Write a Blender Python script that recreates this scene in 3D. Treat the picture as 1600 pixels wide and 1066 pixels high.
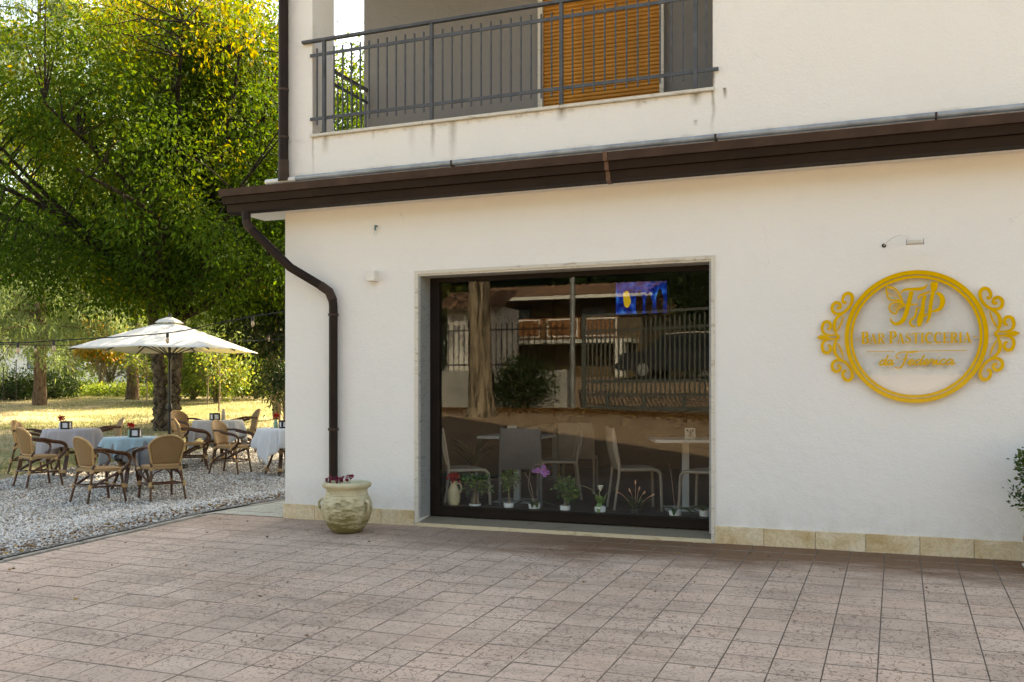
import bpy, math, random
import numpy as np
from mathutils import Vector, Matrix
random.seed(7)
rng = np.random.default_rng(7)
R = math.radians
SC = bpy.context.scene
COL = SC.collection
for o in list(bpy.data.objects):
    bpy.data.objects.remove(o)

# ------------------------------------------------------------------ camera, sky, sun, exposure
CAM = (0.0, -8.2, 1.279)
YAW = R(21.88)
cd = bpy.data.cameras.new('camera')
cam = bpy.data.objects.new('camera', cd)
COL.objects.link(cam)
cam.location = CAM
cam.rotation_euler = (R(90), 0, YAW)
cd.sensor_width = 36
cd.lens = 33.73
cd.shift_y = 0.05
cd.clip_start = 0.05
cd.clip_end = 3000
SC.camera = cam

SUN_AZ, SUN_EL = R(20), R(36)      # azimuth clockwise from +Y
W = bpy.data.worlds.new('World')
SC.world = W
W.use_nodes = True
wn = W.node_tree
sky = wn.nodes.new('ShaderNodeTexSky')
sky.sky_type = 'NISHITA'
sky.sun_disc = False
sky.sun_elevation = SUN_EL
sky.sun_rotation = SUN_AZ
sky.altitude = 200
sky.air_density = 1.0
sky.dust_density = 3.0
sky.ozone_density = 1.0
wn.links.new(sky.outputs[0], wn.nodes['Background'].inputs[0])
wn.nodes['Background'].inputs[1].default_value = 0.15

sd = bpy.data.lights.new('sun', 'SUN')
sd.energy = 5.0
sd.angle = R(0.53)
sd.color = (1.0, 0.945, 0.86)
sun = bpy.data.objects.new('sun', sd)
COL.objects.link(sun)
SV = Vector((math.sin(SUN_AZ) * math.cos(SUN_EL), math.cos(SUN_AZ) * math.cos(SUN_EL), math.sin(SUN_EL)))
sun.rotation_euler = SV.to_track_quat('Z', 'Y').to_euler()
sun.location = (6, 9, 30)

SC.view_settings.view_transform = 'Standard'
SC.view_settings.look = 'None'
SC.view_settings.gamma = 1.0
SC.view_settings.exposure = 2.05
SC.view_settings.use_white_balance = True
SC.view_settings.white_balance_temperature = 9100
SC.view_settings.white_balance_tint = 7
SC.render.engine = 'CYCLES'
SC.cycles.max_bounces = 8
SC.cycles.transparent_max_bounces = 24
SC.cycles.caustics_reflective = False
SC.cycles.caustics_refractive = False
SC.cycles.use_denoising = True

# ------------------------------------------------------------------ materials
MATS = {}

def _new(name):
    m = bpy.data.materials.new(name)
    m.use_nodes = True
    return m, m.node_tree, m.node_tree.nodes['Principled BSDF']

def N(nt, t, **kw):
    n = nt.nodes.new('ShaderNode' + t)
    for k, v in kw.items():
        if k in ('op', 'operation'):
            n.operation = v
        elif hasattr(n, k):
            setattr(n, k, v)
        else:
            n.inputs[k.replace('_', ' ')].default_value = v
    return n

def L(nt, a, b):
    nt.links.new(a, b)

def c4(c, k=1.0):
    return (c[0] * k, c[1] * k, c[2] * k, 1)

def coords(nt, world=False):
    if world:
        return nt.nodes.new('ShaderNodeNewGeometry').outputs['Position']
    return nt.nodes.new('ShaderNodeTexCoord').outputs['Object']

def ramp(nt, fac, stops):
    r = nt.nodes.new('ShaderNodeValToRGB')
    e = r.color_ramp.elements
    while len(e) < len(stops):
        e.new(0.5)
    for i, (p, c) in enumerate(stops):
        e[i].position = p
        e[i].color = c4(c) if len(c) == 3 else c
    L(nt, fac, r.inputs[0])
    return r.outputs[0]

def noise(nt, vec, scale, detail=4, rough=0.6, dist=0.0):
    n = N(nt, 'TexNoise', Scale=scale, Detail=detail, Roughness=rough, Distortion=dist)
    L(nt, vec, n.inputs['Vector'])
    return n.outputs['Fac']

def mixc(nt, fac, a, b, mode='MIX'):
    m = nt.nodes.new('ShaderNodeMix')
    m.data_type = 'RGBA'
    m.blend_type = mode
    for s, v in ((0, fac), (6, a), (7, b)):
        if isinstance(v, (int, float)):
            m.inputs[s].default_value = v
        elif isinstance(v, (tuple, list)):
            m.inputs[s].default_value = c4(v)
        else:
            L(nt, v, m.inputs[s])
    return m.outputs[2]

def math_(nt, op, a, b=None, clamp=False):
    m = nt.nodes.new('ShaderNodeMath')
    m.operation = op
    m.use_clamp = clamp
    for i, v in enumerate((a, b)):
        if v is None:
            continue
        if isinstance(v, (int, float)):
            m.inputs[i].default_value = v
        else:
            L(nt, v, m.inputs[i])
    return m.outputs[0]

def bumpn(nt, p, h, strength=0.3, dist=0.01):
    b = N(nt, 'Bump', Strength=strength, Distance=dist)
    L(nt, h, b.inputs['Height'])
    L(nt, b.outputs[0], p.inputs['Normal'])

def mat(name, col, rough=0.6, var=0.15, scale=4.0, bump=0.0, bscale=60.0, bdist=0.004, metal=0.0, spec=0.5, world=False, rnd=0.0, col2=None):
    """plain material: colour with soft noise variation, optional fine relief and per-object variation"""
    if name in MATS:
        return MATS[name]
    m, nt, p = _new(name)
    v = coords(nt, world)
    n = noise(nt, v, scale)
    a = tuple(x * (1 - var) for x in col)
    b = col2 or tuple(min(1, x * (1 + var)) for x in col)
    cc = ramp(nt, n, [(0.3, a), (0.7, b)])
    if rnd:
        oi = nt.nodes.new('ShaderNodeObjectInfo')
        k = math_(nt, 'MULTIPLY_ADD', oi.outputs['Random'], rnd)
        nt.nodes[-1].inputs[2].default_value = 1 - rnd / 2
        cm = nt.nodes.new('ShaderNodeVectorMath')
        cm.operation = 'SCALE'
        L(nt, cc, cm.inputs[0])
        L(nt, k, cm.inputs['Scale'])
        cc = cm.outputs[0]
    L(nt, cc, p.inputs['Base Color'])
    p.inputs['Roughness'].default_value = rough
    p.inputs['Metallic'].default_value = metal
    p.inputs['Specular IOR Level'].default_value = spec
    if bump:
        bumpn(nt, p, noise(nt, v, bscale, 3), bump, bdist)
    MATS[name] = m
    return m

def leafmat(name, stops, trans=0.4, rough=0.55, spec=0.3):
    """leaf: colour from the per-leaf attribute 'var', light passes through"""
    m, nt, p = _new(name)
    at = nt.nodes.new('ShaderNodeAttribute')
    at.attribute_name = 'var'
    cc = ramp(nt, at.outputs['Fac'], stops)
    L(nt, cc, p.inputs['Base Color'])
    p.inputs['Roughness'].default_value = rough
    p.inputs['Specular IOR Level'].default_value = spec
    t = nt.nodes.new('ShaderNodeBsdfTranslucent')
    br = mixc(nt, 1.0, cc, (1.25, 1.15, 0.55), 'MULTIPLY')
    L(nt, br, t.inputs['Color'])
    mx = nt.nodes.new('ShaderNodeMixShader')
    mx.inputs[0].default_value = trans
    L(nt, p.outputs[0], mx.inputs[1])
    L(nt, t.outputs[0], mx.inputs[2])
    L(nt, mx.outputs[0], nt.nodes['Material Output'].inputs[0])
    MATS[name] = m
    return m

# ------------------------------------------------------------------ mesh helpers
class MB:
    def __init__(s):
        s.V = []
        s.F = []
    def add(s, v, f):
        o = len(s.V)
        s.V += [tuple(x) for x in v]
        s.F += [tuple(i + o for i in q) for q in f]
        return s
    def box(s, x0, x1, y0, y1, z0, z1):
        v = [(x, y, z) for z in (z0, z1) for y in (y0, y1) for x in (x0, x1)]
        return s.add(v, [(0, 2, 3, 1), (4, 5, 7, 6), (0, 1, 5, 4), (2, 6, 7, 3), (0, 4, 6, 2), (1, 3, 7, 5)])
    def bar(s, p, q, w, h, up=(0, 0, 1)):
        p, q = Vector(p), Vector(q)
        d = (q - p).normalized()
        a = d.cross(Vector(up))
        if a.length < 1e-4:
            a = d.cross(Vector((0, 1, 0)))
        a.normalize()
        b = a.cross(d).normalized()
        v = []
        for c in (p, q):
            for i, j in ((-1, -1), (1, -1), (1, 1), (-1, 1)):
                v.append(c + a * (i * w / 2) + b * (j * h / 2))
        return s.add(v, [(0, 1, 2, 3), (7, 6, 5, 4), (0, 4, 5, 1), (1, 5, 6, 2), (2, 6, 7, 3), (3, 7, 4, 0)])
    def tube(s, pts, r, n=8, caps=True):
        pts = [Vector(p) for p in pts]
        rs = r if isinstance(r, (list, tuple)) else [r] * len(pts)
        a = None
        v, f = [], []
        for i, p in enumerate(pts):
            d = (pts[min(i + 1, len(pts) - 1)] - pts[max(i - 1, 0)])
            d = d.normalized() if d.length > 1e-9 else Vector((0, 0, 1))
            if a is None:
                a = d.cross(Vector((0, 0, 1)))
                if a.length < 1e-3:
                    a = d.cross(Vector((0, 1, 0)))
            a = (a - d * a.dot(d))
            if a.length < 1e-6:
                a = d.orthogonal()
            a.normalize()
            b = d.cross(a)
            for k in range(n):
                t = 2 * math.pi * k / n
                v.append(p + a * (rs[i] * math.cos(t)) + b * (rs[i] * math.sin(t)))
        for i in range(len(pts) - 1):
            for k in range(n):
                k2 = (k + 1) % n
                f.append((i * n + k, i * n + k2, (i + 1) * n + k2, (i + 1) * n + k))
        if caps:
            f.append(tuple(reversed(range(n))))
            f.append(tuple(range((len(pts) - 1) * n, len(pts) * n)))
        return s.add(v, f)
    def lathe(s, prof, n=32, c=(0, 0, 0), caps=True):
        v, f = [], []
        for r, z in prof:
            for k in range(n):
                t = 2 * math.pi * k / n
                v.append((c[0] + r * math.cos(t), c[1] + r * math.sin(t), c[2] + z))
        m = len(prof)
        for i in range(m - 1):
            for k in range(n):
                k2 = (k + 1) % n
                f.append((i * n + k, i * n + k2, (i + 1) * n + k2, (i + 1) * n + k))
        if caps:
            f.append(tuple(reversed(range(n))))
            f.append(tuple(range((m - 1) * n, m * n)))
        return s.add(v, f)
    def extr(s, prof, x0, x1, axis='x'):
        """closed profile of (y,z) pulled along x (axis x) or of (x,z) along y (axis y)"""
        n = len(prof)
        if axis == 'x':
            v = [(x, a, b) for x in (x0, x1) for a, b in prof]
        else:
            v = [(a, y, b) for y in (x0, x1) for a, b in prof]
        f = [(k, (k + 1) % n, n + (k + 1) % n, n + k) for k in range(n)]
        f += [tuple(reversed(range(n))), tuple(range(n, 2 * n))]
        return s.add(v, f)
    def ribbon(s, pts, w, y0, y1, closed=False):
        """flat stroke in the x-z plane with width w, from y0 (front) to y1 (back)"""
        P = [Vector((p[0], p[1])) for p in pts]
        ws = w if isinstance(w, (list, tuple)) else [w] * len(P)
        n = len(P)
        v = []
        for i in range(n):
            if closed:
                d = P[(i + 1) % n] - P[i - 1]
            else:
                d = P[min(i + 1, n - 1)] - P[max(i - 1, 0)]
            d.normalize()
            nn = Vector((-d.y, d.x))
            a, b = P[i] + nn * ws[i] / 2, P[i] - nn * ws[i] / 2
            yf = y0 - .0018 * i / n      # rises a little along the stroke so that it never meets itself in one plane
            v += [(a.x, yf, a.y), (b.x, yf, b.y), (b.x, y1, b.y), (a.x, y1, a.y)]
        f = []
        for i in range(n if closed else n - 1):
            j = (i + 1) % n
            for k in range(4):
                k2 = (k + 1) % 4
                f.append((i * 4 + k, i * 4 + k2, j * 4 + k2, j * 4 + k))
        if not closed:
            f += [(3, 2, 1, 0), tuple((n - 1) * 4 + k for k in range(4))]
        return s.add(v, f)
    def mesh(s, name='m', smooth=False, ang=40):
        me = bpy.data.meshes.new(name)
        me.from_pydata(s.V, [], s.F)
        me.update()
        import bmesh
        bm = bmesh.new()
        bm.from_mesh(me)
        bmesh.ops.recalc_face_normals(bm, faces=bm.faces)
        bm.to_mesh(me)
        bm.free()
        if smooth:
            me.polygons.foreach_set('use_smooth', [True] * len(me.polygons))
            me.set_sharp_from_angle(angle=R(ang))
        return me
    def build(s, name, m, parent=None, smooth=False, bevel=0.0, ang=40):
        me = s.mesh(name, smooth, ang)
        if m:
            me.materials.append(m)
        return link(name, me, parent, bevel)

def link(name, me, parent=None, bevel=0.0, loc=None, rot=None):
    o = bpy.data.objects.new(name, me)
    COL.objects.link(o)
    if parent:
        o.parent = parent
    if loc:
        o.location = loc
    if rot:
        o.rotation_euler = rot
    if bevel:
        b = o.modifiers.new('bevel', 'BEVEL')
        b.width = bevel
        b.segments = 2
        b.limit_method = 'ANGLE'
    return o

def empty(name, loc=(0, 0, 0), rz=0.0, label=None, cat=None, group=None):
    o = bpy.data.objects.new(name, None)
    COL.objects.link(o)
    o.location = loc
    o.rotation_euler = (0, 0, rz)
    o.empty_display_size = 0.1
    if label:
        tag(o, label, cat, group)
    return o

def tag(o, label=None, cat=None, group=None, kind=None):
    if label:
        o['label'] = label
    if cat:
        o['category'] = cat
    if group:
        o['group'] = group
    if kind:
        o['kind'] = kind
    return o

def copy_tree(o, parent=None):
    c = o.copy()
    COL.objects.link(c)
    c.parent = parent
    for ch in list(o.children):
        copy_tree(ch, c)
    return c

def cat_rom(pts, n=6, closed=False):
    P = [np.array(p, float) for p in pts]
    m = len(P)
    out = []
    rng_ = range(m) if closed else range(m - 1)
    for i in rng_:
        p1, p2 = P[i], P[(i + 1) % m]
        p0 = P[i - 1] if (i > 0 or closed) else 2 * p1 - p2
        p3 = P[(i + 2) % m] if (i + 2 < m or closed) else 2 * p2 - p1
        for k in range(n):
            t = k / n
            out.append(tuple(0.5 * ((2 * p1) + (-p0 + p2) * t + (2 * p0 - 5 * p1 + 4 * p2 - p3) * t * t + (-p0 + 3 * p1 - 3 * p2 + p3) * t ** 3)))
    if not closed:
        out.append(tuple(P[-1]))
    return out

def np_mesh(name, V, F, m, parent=None, var=None, smooth=False):
    """mesh from numpy arrays, F of constant polygon size"""
    me = bpy.data.meshes.new(name)
    k = F.shape[1]
    me.vertices.add(len(V))
    me.vertices.foreach_set('co', np.ascontiguousarray(V, np.float32).ravel())
    me.loops.add(F.size)
    me.loops.foreach_set('vertex_index', np.ascontiguousarray(F, np.int32).ravel())
    me.polygons.add(len(F))
    me.polygons.foreach_set('loop_start', np.arange(0, F.size, k, dtype=np.int32))
    if smooth:
        me.polygons.foreach_set('use_smooth', np.ones(len(F), bool))
    me.update(calc_edges=True)
    if var is not None:
        a = me.attributes.new('var', 'FLOAT', 'POINT')
        a.data.foreach_set('value', np.ascontiguousarray(var, np.float32))
    if m:
        me.materials.append(m)
    return link(name, me, parent)

def leaf_arrays(C, T, ln, wd, rng, var, bend=0.25):
    """kite leaves: base points C, tip directions T (unit), lengths ln, widths wd -> verts, quads, var"""
    n = len(C)
    rnd = rng.normal(size=(n, 3))
    S = np.cross(T, rnd)
    S /= np.linalg.norm(S, axis=1, keepdims=True) + 1e-9
    Nn = np.cross(T, S)
    ln = np.asarray(ln).reshape(-1, 1)
    wd = np.asarray(wd).reshape(-1, 1)
    mid = C + T * ln * 0.45
    V = np.empty((n, 4, 3))
    V[:, 0] = C
    V[:, 1] = mid + S * wd * 0.5 + Nn * ln * bend * 0.3
    V[:, 2] = C + T * ln
    V[:, 3] = mid - S * wd * 0.5 + Nn * ln * bend * 0.3
    F = np.arange(n * 4).reshape(n, 4)
    return V.reshape(-1, 3), F, np.repeat(var, 4)

def unit(v):
    return v / (np.linalg.norm(v, axis=-1, keepdims=True) + 1e-9)

# ------------------------------------------------------------------ terrain
_s, _c = math.sin(YAW), math.cos(YAW)
def sstep(a, b, x):
    t = np.clip((np.asarray(x, float) - a) / (b - a), 0, 1)
    return t * t * (3 - 2 * t)
def terr(x, y):
    x = np.asarray(x, float)
    y = np.asarray(y, float)
    q = -_s * x + _c * (y + 8.2)
    left = np.interp(q, [0, 9.5, 12.9, 14.5, 16.1, 18.5, 22, 30, 40, 60, 120], [-.25, -.2, -.2, -.13, -.08, .07, .41, .8, 1.17, 1.25, 1.5])
    pav = np.where(y > 0, 0.0, np.interp(y, [-40, -24, -20, -16.5, -14, -9.8, -8.7, 0], [1.9, 1.8, 1.5, .8, .62, -.26, -.3123, 0]))
    w = sstep(-6.9, -9.2, x) * sstep(-7.5, -4.0, y)
    return pav * (1 - w) + left * w
def tz(x, y):
    return float(terr(x, y))
def at_bearing(a, q):
    """ground point at bearing a (tangent right of the view axis) and distance q along it"""
    x = (-_s + _c * a) * q
    y = -8.2 + (_c + _s * a) * q
    return x, y, tz(x, y)
# ------------------------------------------------------------------ shared materials
def plaster(name, col, stains=False):
    m, nt, p = _new(name)
    v = coords(nt, True)
    big = noise(nt, v, 0.7, 3)
    mid = noise(nt, v, 6, 5)
    cc = ramp(nt, big, [(0.25, tuple(x * .955 for x in col)), (0.75, col)])
    cc = mixc(nt, math_(nt, 'MULTIPLY', ramp(nt, mid, [(0.55, (0, 0, 0)), (0.9, (1, 1, 1))]), 0.25), cc, tuple(x * .82 for x in col))
    if stains:
        sp = nt.nodes.new('ShaderNodeSeparateXYZ')
        L(nt, v, sp.inputs[0])
        X, Z = sp.outputs[0], sp.outputs[2]
        wob = math_(nt, 'MULTIPLY', math_(nt, 'SUBTRACT', noise(nt, v, 5, 3), 0.5), 0.06)
        tot = None
        for x0, w, zt, ln, k in ((-4.105, .035, 3.84, .34, .6), (-3.90, .055, 3.84, .42, .5), (-4.33, .05, 3.84, .3, .22), (-5.30, .05, 3.84, .2, .6), (-2.81, .06, 3.84, .12, .8), (-1.60, .06, 3.84, .12, .8), (-1.452, .022, 3.95, .5, .85), (-5.445, .02, 3.84, .45, .45), (-2.1, .05, 3.84, .09, .5), (-1.352, .022, 3.84, .09, 1.0), (-1.60, .03, 3.60, .05, .5), (-3.05, .04, 3.84, .08, .5), (-4.75, .03, 3.84, .1, .4)):
            d = math_(nt, 'ABSOLUTE', math_(nt, 'SUBTRACT', math_(nt, 'ADD', X, wob), x0))
            a = math_(nt, 'SUBTRACT', 1.0, math_(nt, 'DIVIDE', d, w), True)
            t = math_(nt, 'DIVIDE', math_(nt, 'SUBTRACT', zt, Z), ln)
            b = math_(nt, 'SUBTRACT', 1.0, t, True)
            pos = math_(nt, 'GREATER_THAN', t, -0.15)
            s = math_(nt, 'MULTIPLY', math_(nt, 'MULTIPLY', math_(nt, 'MULTIPLY', a, b), pos), k)
            tot = s if tot is None else math_(nt, 'MAXIMUM', tot, s)
        # a thin grimy line under the sill and along the roof edge
        for z0, w, k in ((3.815, .035, .45), (3.47, .03, .35)):
            d = math_(nt, 'ABSOLUTE', math_(nt, 'SUBTRACT', Z, z0))
            a = math_(nt, 'SUBTRACT', 1.0, math_(nt, 'DIVIDE', d, w), True)
            n2 = ramp(nt, noise(nt, v, 3.5, 4, 0.7), [(0.5, (0, 0, 0)), (0.68, (1, 1, 1))])
            s = math_(nt, 'MULTIPLY', math_(nt, 'MULTIPLY', a, n2), math_(nt, 'MULTIPLY', math_(nt, 'LESS_THAN', X, -1.45 if z0 > 3.6 else 90.0), k))
            tot = math_(nt, 'MAXIMUM', tot, s)
        tot = math_(nt, 'MULTIPLY', tot, math_(nt, 'MULTIPLY_ADD', noise(nt, v, 28, 4, 0.7), 1.3))
        nt.nodes[-1].inputs[2].default_value = 0.25
        cc = mixc(nt, tot, cc, (0.17, 0.13, 0.08))
        low = math_(nt, 'SUBTRACT', 1.0, math_(nt, 'DIVIDE', math_(nt, 'SUBTRACT', Z, .12), .32), True)
        spl = ramp(nt, noise(nt, v, 5.5, 6, .7), [(.42, (0, 0, 0)), (.75, (1, 1, 1))])
        cc = mixc(nt, math_(nt, 'MULTIPLY', math_(nt, 'MULTIPLY', low, spl), .38), cc, (.42, .36, .27))
        crk = N(nt, 'TexVoronoi', Scale=1.1)
        crk.feature = 'DISTANCE_TO_EDGE'
        wv = nt.nodes.new('ShaderNodeVectorMath')
        wv.operation = 'ADD'
        nz = N(nt, 'TexNoise', Scale=3.0, Detail=5.0)
        L(nt, v, nz.inputs['Vector'])
        sc2 = nt.nodes.new('ShaderNodeVectorMath')
        sc2.operation = 'SCALE'
        sc2.inputs['Scale'].default_value = .5
        L(nt, nz.outputs['Color'], sc2.inputs[0])
        L(nt, v, wv.inputs[0])
        L(nt, sc2.outputs[0], wv.inputs[1])
        L(nt, wv.outputs[0], crk.inputs['Vector'])
        cl = ramp(nt, crk.outputs['Distance'], [(.0, (1, 1, 1)), (.004, (0, 0, 0))])
        cm_ = ramp(nt, noise(nt, v, .8, 2), [(.58, (0, 0, 0)), (.66, (1, 1, 1))])
        cc = mixc(nt, math_(nt, 'MULTIPLY', math_(nt, 'MULTIPLY', cl, cm_), .35), cc, (.3, .27, .22))
    L(nt, cc, p.inputs['Base Color'])
    p.inputs['Roughness'].default_value = 0.9
    p.inputs['Specular IOR Level'].default_value = 0.2
    h = math_(nt, 'ADD', noise(nt, v, 45, 4, 0.65), math_(nt, 'ADD', math_(nt, 'MULTIPLY', noise(nt, v, 9, 3), 1.5), math_(nt, 'MULTIPLY', noise(nt, v, 2.2, 3), 2.0)))
    bumpn(nt, p, h, 0.5, 0.008)
    MATS[name] = m
    return m

def stone_tile(name, a, b, c, scale=3.0):
    """veined stone: cloudy tint with darker veins, varies by piece"""
    m, nt, p = _new(name)
    v = coords(nt, True)
    oi = nt.nodes.new('ShaderNodeObjectInfo')
    ad = nt.nodes.new('ShaderNodeVectorMath')
    ad.operation = 'ADD'
    cb = nt.nodes.new('ShaderNodeCombineXYZ')
    for i in range(3):
        L(nt, math_(nt, 'MULTIPLY', oi.outputs['Random'], 17.0 + 5 * i), cb.inputs[i])
    L(nt, v, ad.inputs[0])
    L(nt, cb.outputs[0], ad.inputs[1])
    v2 = ad.outputs[0]
    n1 = noise(nt, v2, scale, 5, 0.65, 0.6)
    cc = ramp(nt, n1, [(0.3, a), (0.5, b), (0.72, c)])
    n2 = noise(nt, v2, scale * 2.2, 6, 0.7, 1.8)
    vein = ramp(nt, math_(nt, 'ABSOLUTE', math_(nt, 'SUBTRACT', n2, 0.5)), [(0.0, (1, 1, 1)), (0.035, (0, 0, 0))])
    cc = mixc(nt, math_(nt, 'MULTIPLY', vein, 0.4), cc, tuple(x * .5 for x in a))
    L(nt, cc, p.inputs['Base Color'])
    p.inputs['Roughness'].default_value = 0.45
    bumpn(nt, p, noise(nt, v, 40, 3), 0.15, 0.003)
    MATS[name] = m
    return m

def marble(name, base, vein, scale=9, ang=0.6):
    m, nt, p = _new(name)
    v = coords(nt, True)
    mp = nt.nodes.new('ShaderNodeMapping')
    mp.inputs['Rotation'].default_value = (ang, ang, 0)
    mp.inputs['Scale'].default_value = (1, 1, 3.2)
    L(nt, v, mp.inputs[0])
    n1 = noise(nt, mp.outputs[0], scale, 7, 0.68, 1.6)
    cc = ramp(nt, n1, [(0.32, vein), (0.46, base), (0.62, base), (0.75, tuple(x * .8 for x in base))])
    L(nt, cc, p.inputs['Base Color'])
    p.inputs['Roughness'].default_value = 0.4
    MATS[name] = m
    return m

def paving_mat(name, light, dark, band=True):
    m, nt, p = _new(name)
    v = coords(nt, True)
    oi = nt.nodes.new('ShaderNodeObjectInfo')
    cc = ramp(nt, noise(nt, v, 1.1, 5, 0.62), [(0.3, dark), (0.62, light)])
    k = ramp(nt, oi.outputs['Random'], [(0, (.88, .875, .87)), (0.5, (1, 1, 1)), (1, (1.0, .955, .925))])
    cc = mixc(nt, 1.0, cc, k, 'MULTIPLY')
    fine = noise(nt, v, 90, 3, 0.7)
    cc = mixc(nt, 1.0, cc, ramp(nt, fine, [(0.3, (.84, .83, .82)), (0.65, (1, 1, 1))]), 'MULTIPLY')
    # grime patches and a darker reddish-brown band towards the wall
    patch = ramp(nt, noise(nt, v, 2.6, 6, 0.7), [(0.52, (0, 0, 0)), (0.75, (1, 1, 1))])
    cc = mixc(nt, math_(nt, 'MULTIPLY', patch, 0.38), cc, (0.20, 0.16, 0.125))
    if band:
        sp = nt.nodes.new('ShaderNodeSeparateXYZ')
        L(nt, v, sp.inputs[0])
        st = nt.nodes.new('ShaderNodeMapping')
        st.inputs['Scale'].default_value = (0.5, 1.3, 1)
        L(nt, v, st.inputs[0])
        e = math_(nt, 'ADD', sp.outputs[1], math_(nt, 'MULTIPLY', noise(nt, st.outputs[0], 2.2, 6, 0.7), 1.5))
        bm_ = ramp(nt, math_(nt, 'ADD', e, 0.55), [(0.2, (0, 0, 0)), (0.75, (1, 1, 1))])
        east = ramp(nt, math_(nt, 'MULTIPLY_ADD', sp.outputs[0], 0.25), [(0.1, (.35, .35, .35)), (0.6, (1, 1, 1))])
        for n_ in nt.nodes:
            if n_.type == 'MATH' and n_.operation == 'MULTIPLY_ADD':
                n_.inputs[2].default_value = 1.2
        bf = math_(nt, 'MULTIPLY', math_(nt, 'MULTIPLY', bm_, east), 0.95)
        cc = mixc(nt, bf, cc, (0.185, 0.092, 0.045))
    rowm = nt.nodes.new('ShaderNodeMapping')
    rowm.inputs['Scale'].default_value = (.45, 3.2, 1)
    L(nt, v, rowm.inputs[0])
    streak = ramp(nt, noise(nt, rowm.outputs[0], 1.6, 5, .65), [(.5, (0, 0, 0)), (.7, (1, 1, 1))])
    cc = mixc(nt, math_(nt, 'MULTIPLY', streak, .42), cc, (.24, .185, .14))
    # crackle of short worn veins pressed into the tile face
    ds = nt.nodes.new('ShaderNodeVectorMath')
    ds.operation = 'ADD'
    nz = N(nt, 'TexNoise', Scale=14.0, Detail=3.0)
    L(nt, v, nz.inputs['Vector'])
    sc_ = nt.nodes.new('ShaderNodeVectorMath')
    sc_.operation = 'SCALE'
    sc_.inputs['Scale'].default_value = 0.05
    L(nt, nz.outputs['Color'], sc_.inputs[0])
    L(nt, v, ds.inputs[0])
    L(nt, sc_.outputs[0], ds.inputs[1])
    fl = nt.nodes.new('ShaderNodeMapping')
    fl.inputs['Scale'].default_value = (1, 1, 0)
    L(nt, ds.outputs[0], fl.inputs[0])
    vo = N(nt, 'TexVoronoi', Scale=25.0)
    vo.feature = 'DISTANCE_TO_EDGE'
    L(nt, fl.outputs[0], vo.inputs['Vector'])
    line = ramp(nt, vo.outputs['Distance'], [(0.02, (1, 1, 1)), (0.06, (0, 0, 0))])
    brk = ramp(nt, noise(nt, v, 26, 2, 0.5), [(0.43, (0, 0, 0)), (0.5, (1, 1, 1))])
    brk2 = ramp(nt, noise(nt, v, 1.7, 3, 0.6), [(0.3, (.35, .35, .35)), (0.6, (1, 1, 1))])
    ln = math_(nt, 'MULTIPLY', math_(nt, 'MULTIPLY', line, brk), brk2)
    cc = mixc(nt, math_(nt, 'MULTIPLY', ln, 0.85), cc, (0.12, 0.07, 0.045))
    L(nt, cc, p.inputs['Base Color'])
    p.inputs['Roughness'].default_value = 0.78
    p.inputs['Specular IOR Level'].default_value = 0.3
    h = math_(nt, 'SUBTRACT', math_(nt, 'MULTIPLY', fine, 0.5), ln)
    bumpn(nt, p, h, 0.4, 0.004)
    MATS[name] = m
    return m

M_WALL = plaster('white_plaster', (.80, .79, .765), True)
M_GREYW = plaster('grey_plaster', (.235, .225, .215))
M_SKIRT = stone_tile('skirting_stone', (.50, .35, .16), (.67, .55, .36), (.76, .68, .53), 4)
M_TILE = paving_mat('paving_tile', (.71, .53, .42), (.55, .405, .32))
M_PALE = paving_mat('pale_paving_tile', (.55, .54, .46), (.42, .42, .35), False)
M_JOINT = mat('mortar_joint', (.235, .18, .14), .9, .5, 5, .3, 80)
M_MARB = marble('grey_marble', (.30, .31, .305), (.12, .13, .13), 9)
M_MARBY = marble('yellow_marble', (.60, .52, .36), (.34, .27, .14), 6, 0.9)
M_MARBS = marble('threshold_marble', (.26, .215, .155), (.16, .13, .09), 5, 0.3)
M_FRAME = mat('dark_bronze_frame', (.014, .010, .008), .45, .2, 6, .05, 80, spec=.15)
M_BROWN = mat('brown_painted_metal', (.020, .012, .009), .5, .25, 3, .08, 30, spec=.15)
M_BROWN2 = mat('brown_painted_metal_pale', (.052, .031, .023), .55, .3, 5, .1, 30, spec=.2)  # lighter tone of the brown, on gutter lip, elbows and brackets
M_ZINC = mat('zinc_grey_metal', (.33, .35, .36), .5, .35, 4, .1, 40, metal=.4)
M_RAIL = mat('grey_painted_iron', (.072, .080, .090), .55, .3, 8, .15, 60, spec=.3)
M_SILL = marble('sill_stone', (.60, .57, .50), (.36, .30, .22), 5)
M_SHUT = mat('ochre_shutter', (.46, .20, .03), .42, .18, 5, spec=.4, rnd=.12)
M_WHITEP = mat('white_plastic', (.72, .70, .66), .45, .05)
M_DARK = mat('black_metal', (.012, .012, .013), .45, .2)
M_SOIL = mat('dark_soil', (.05, .035, .024), .95, .4, 30, .5, 90, .01)

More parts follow.
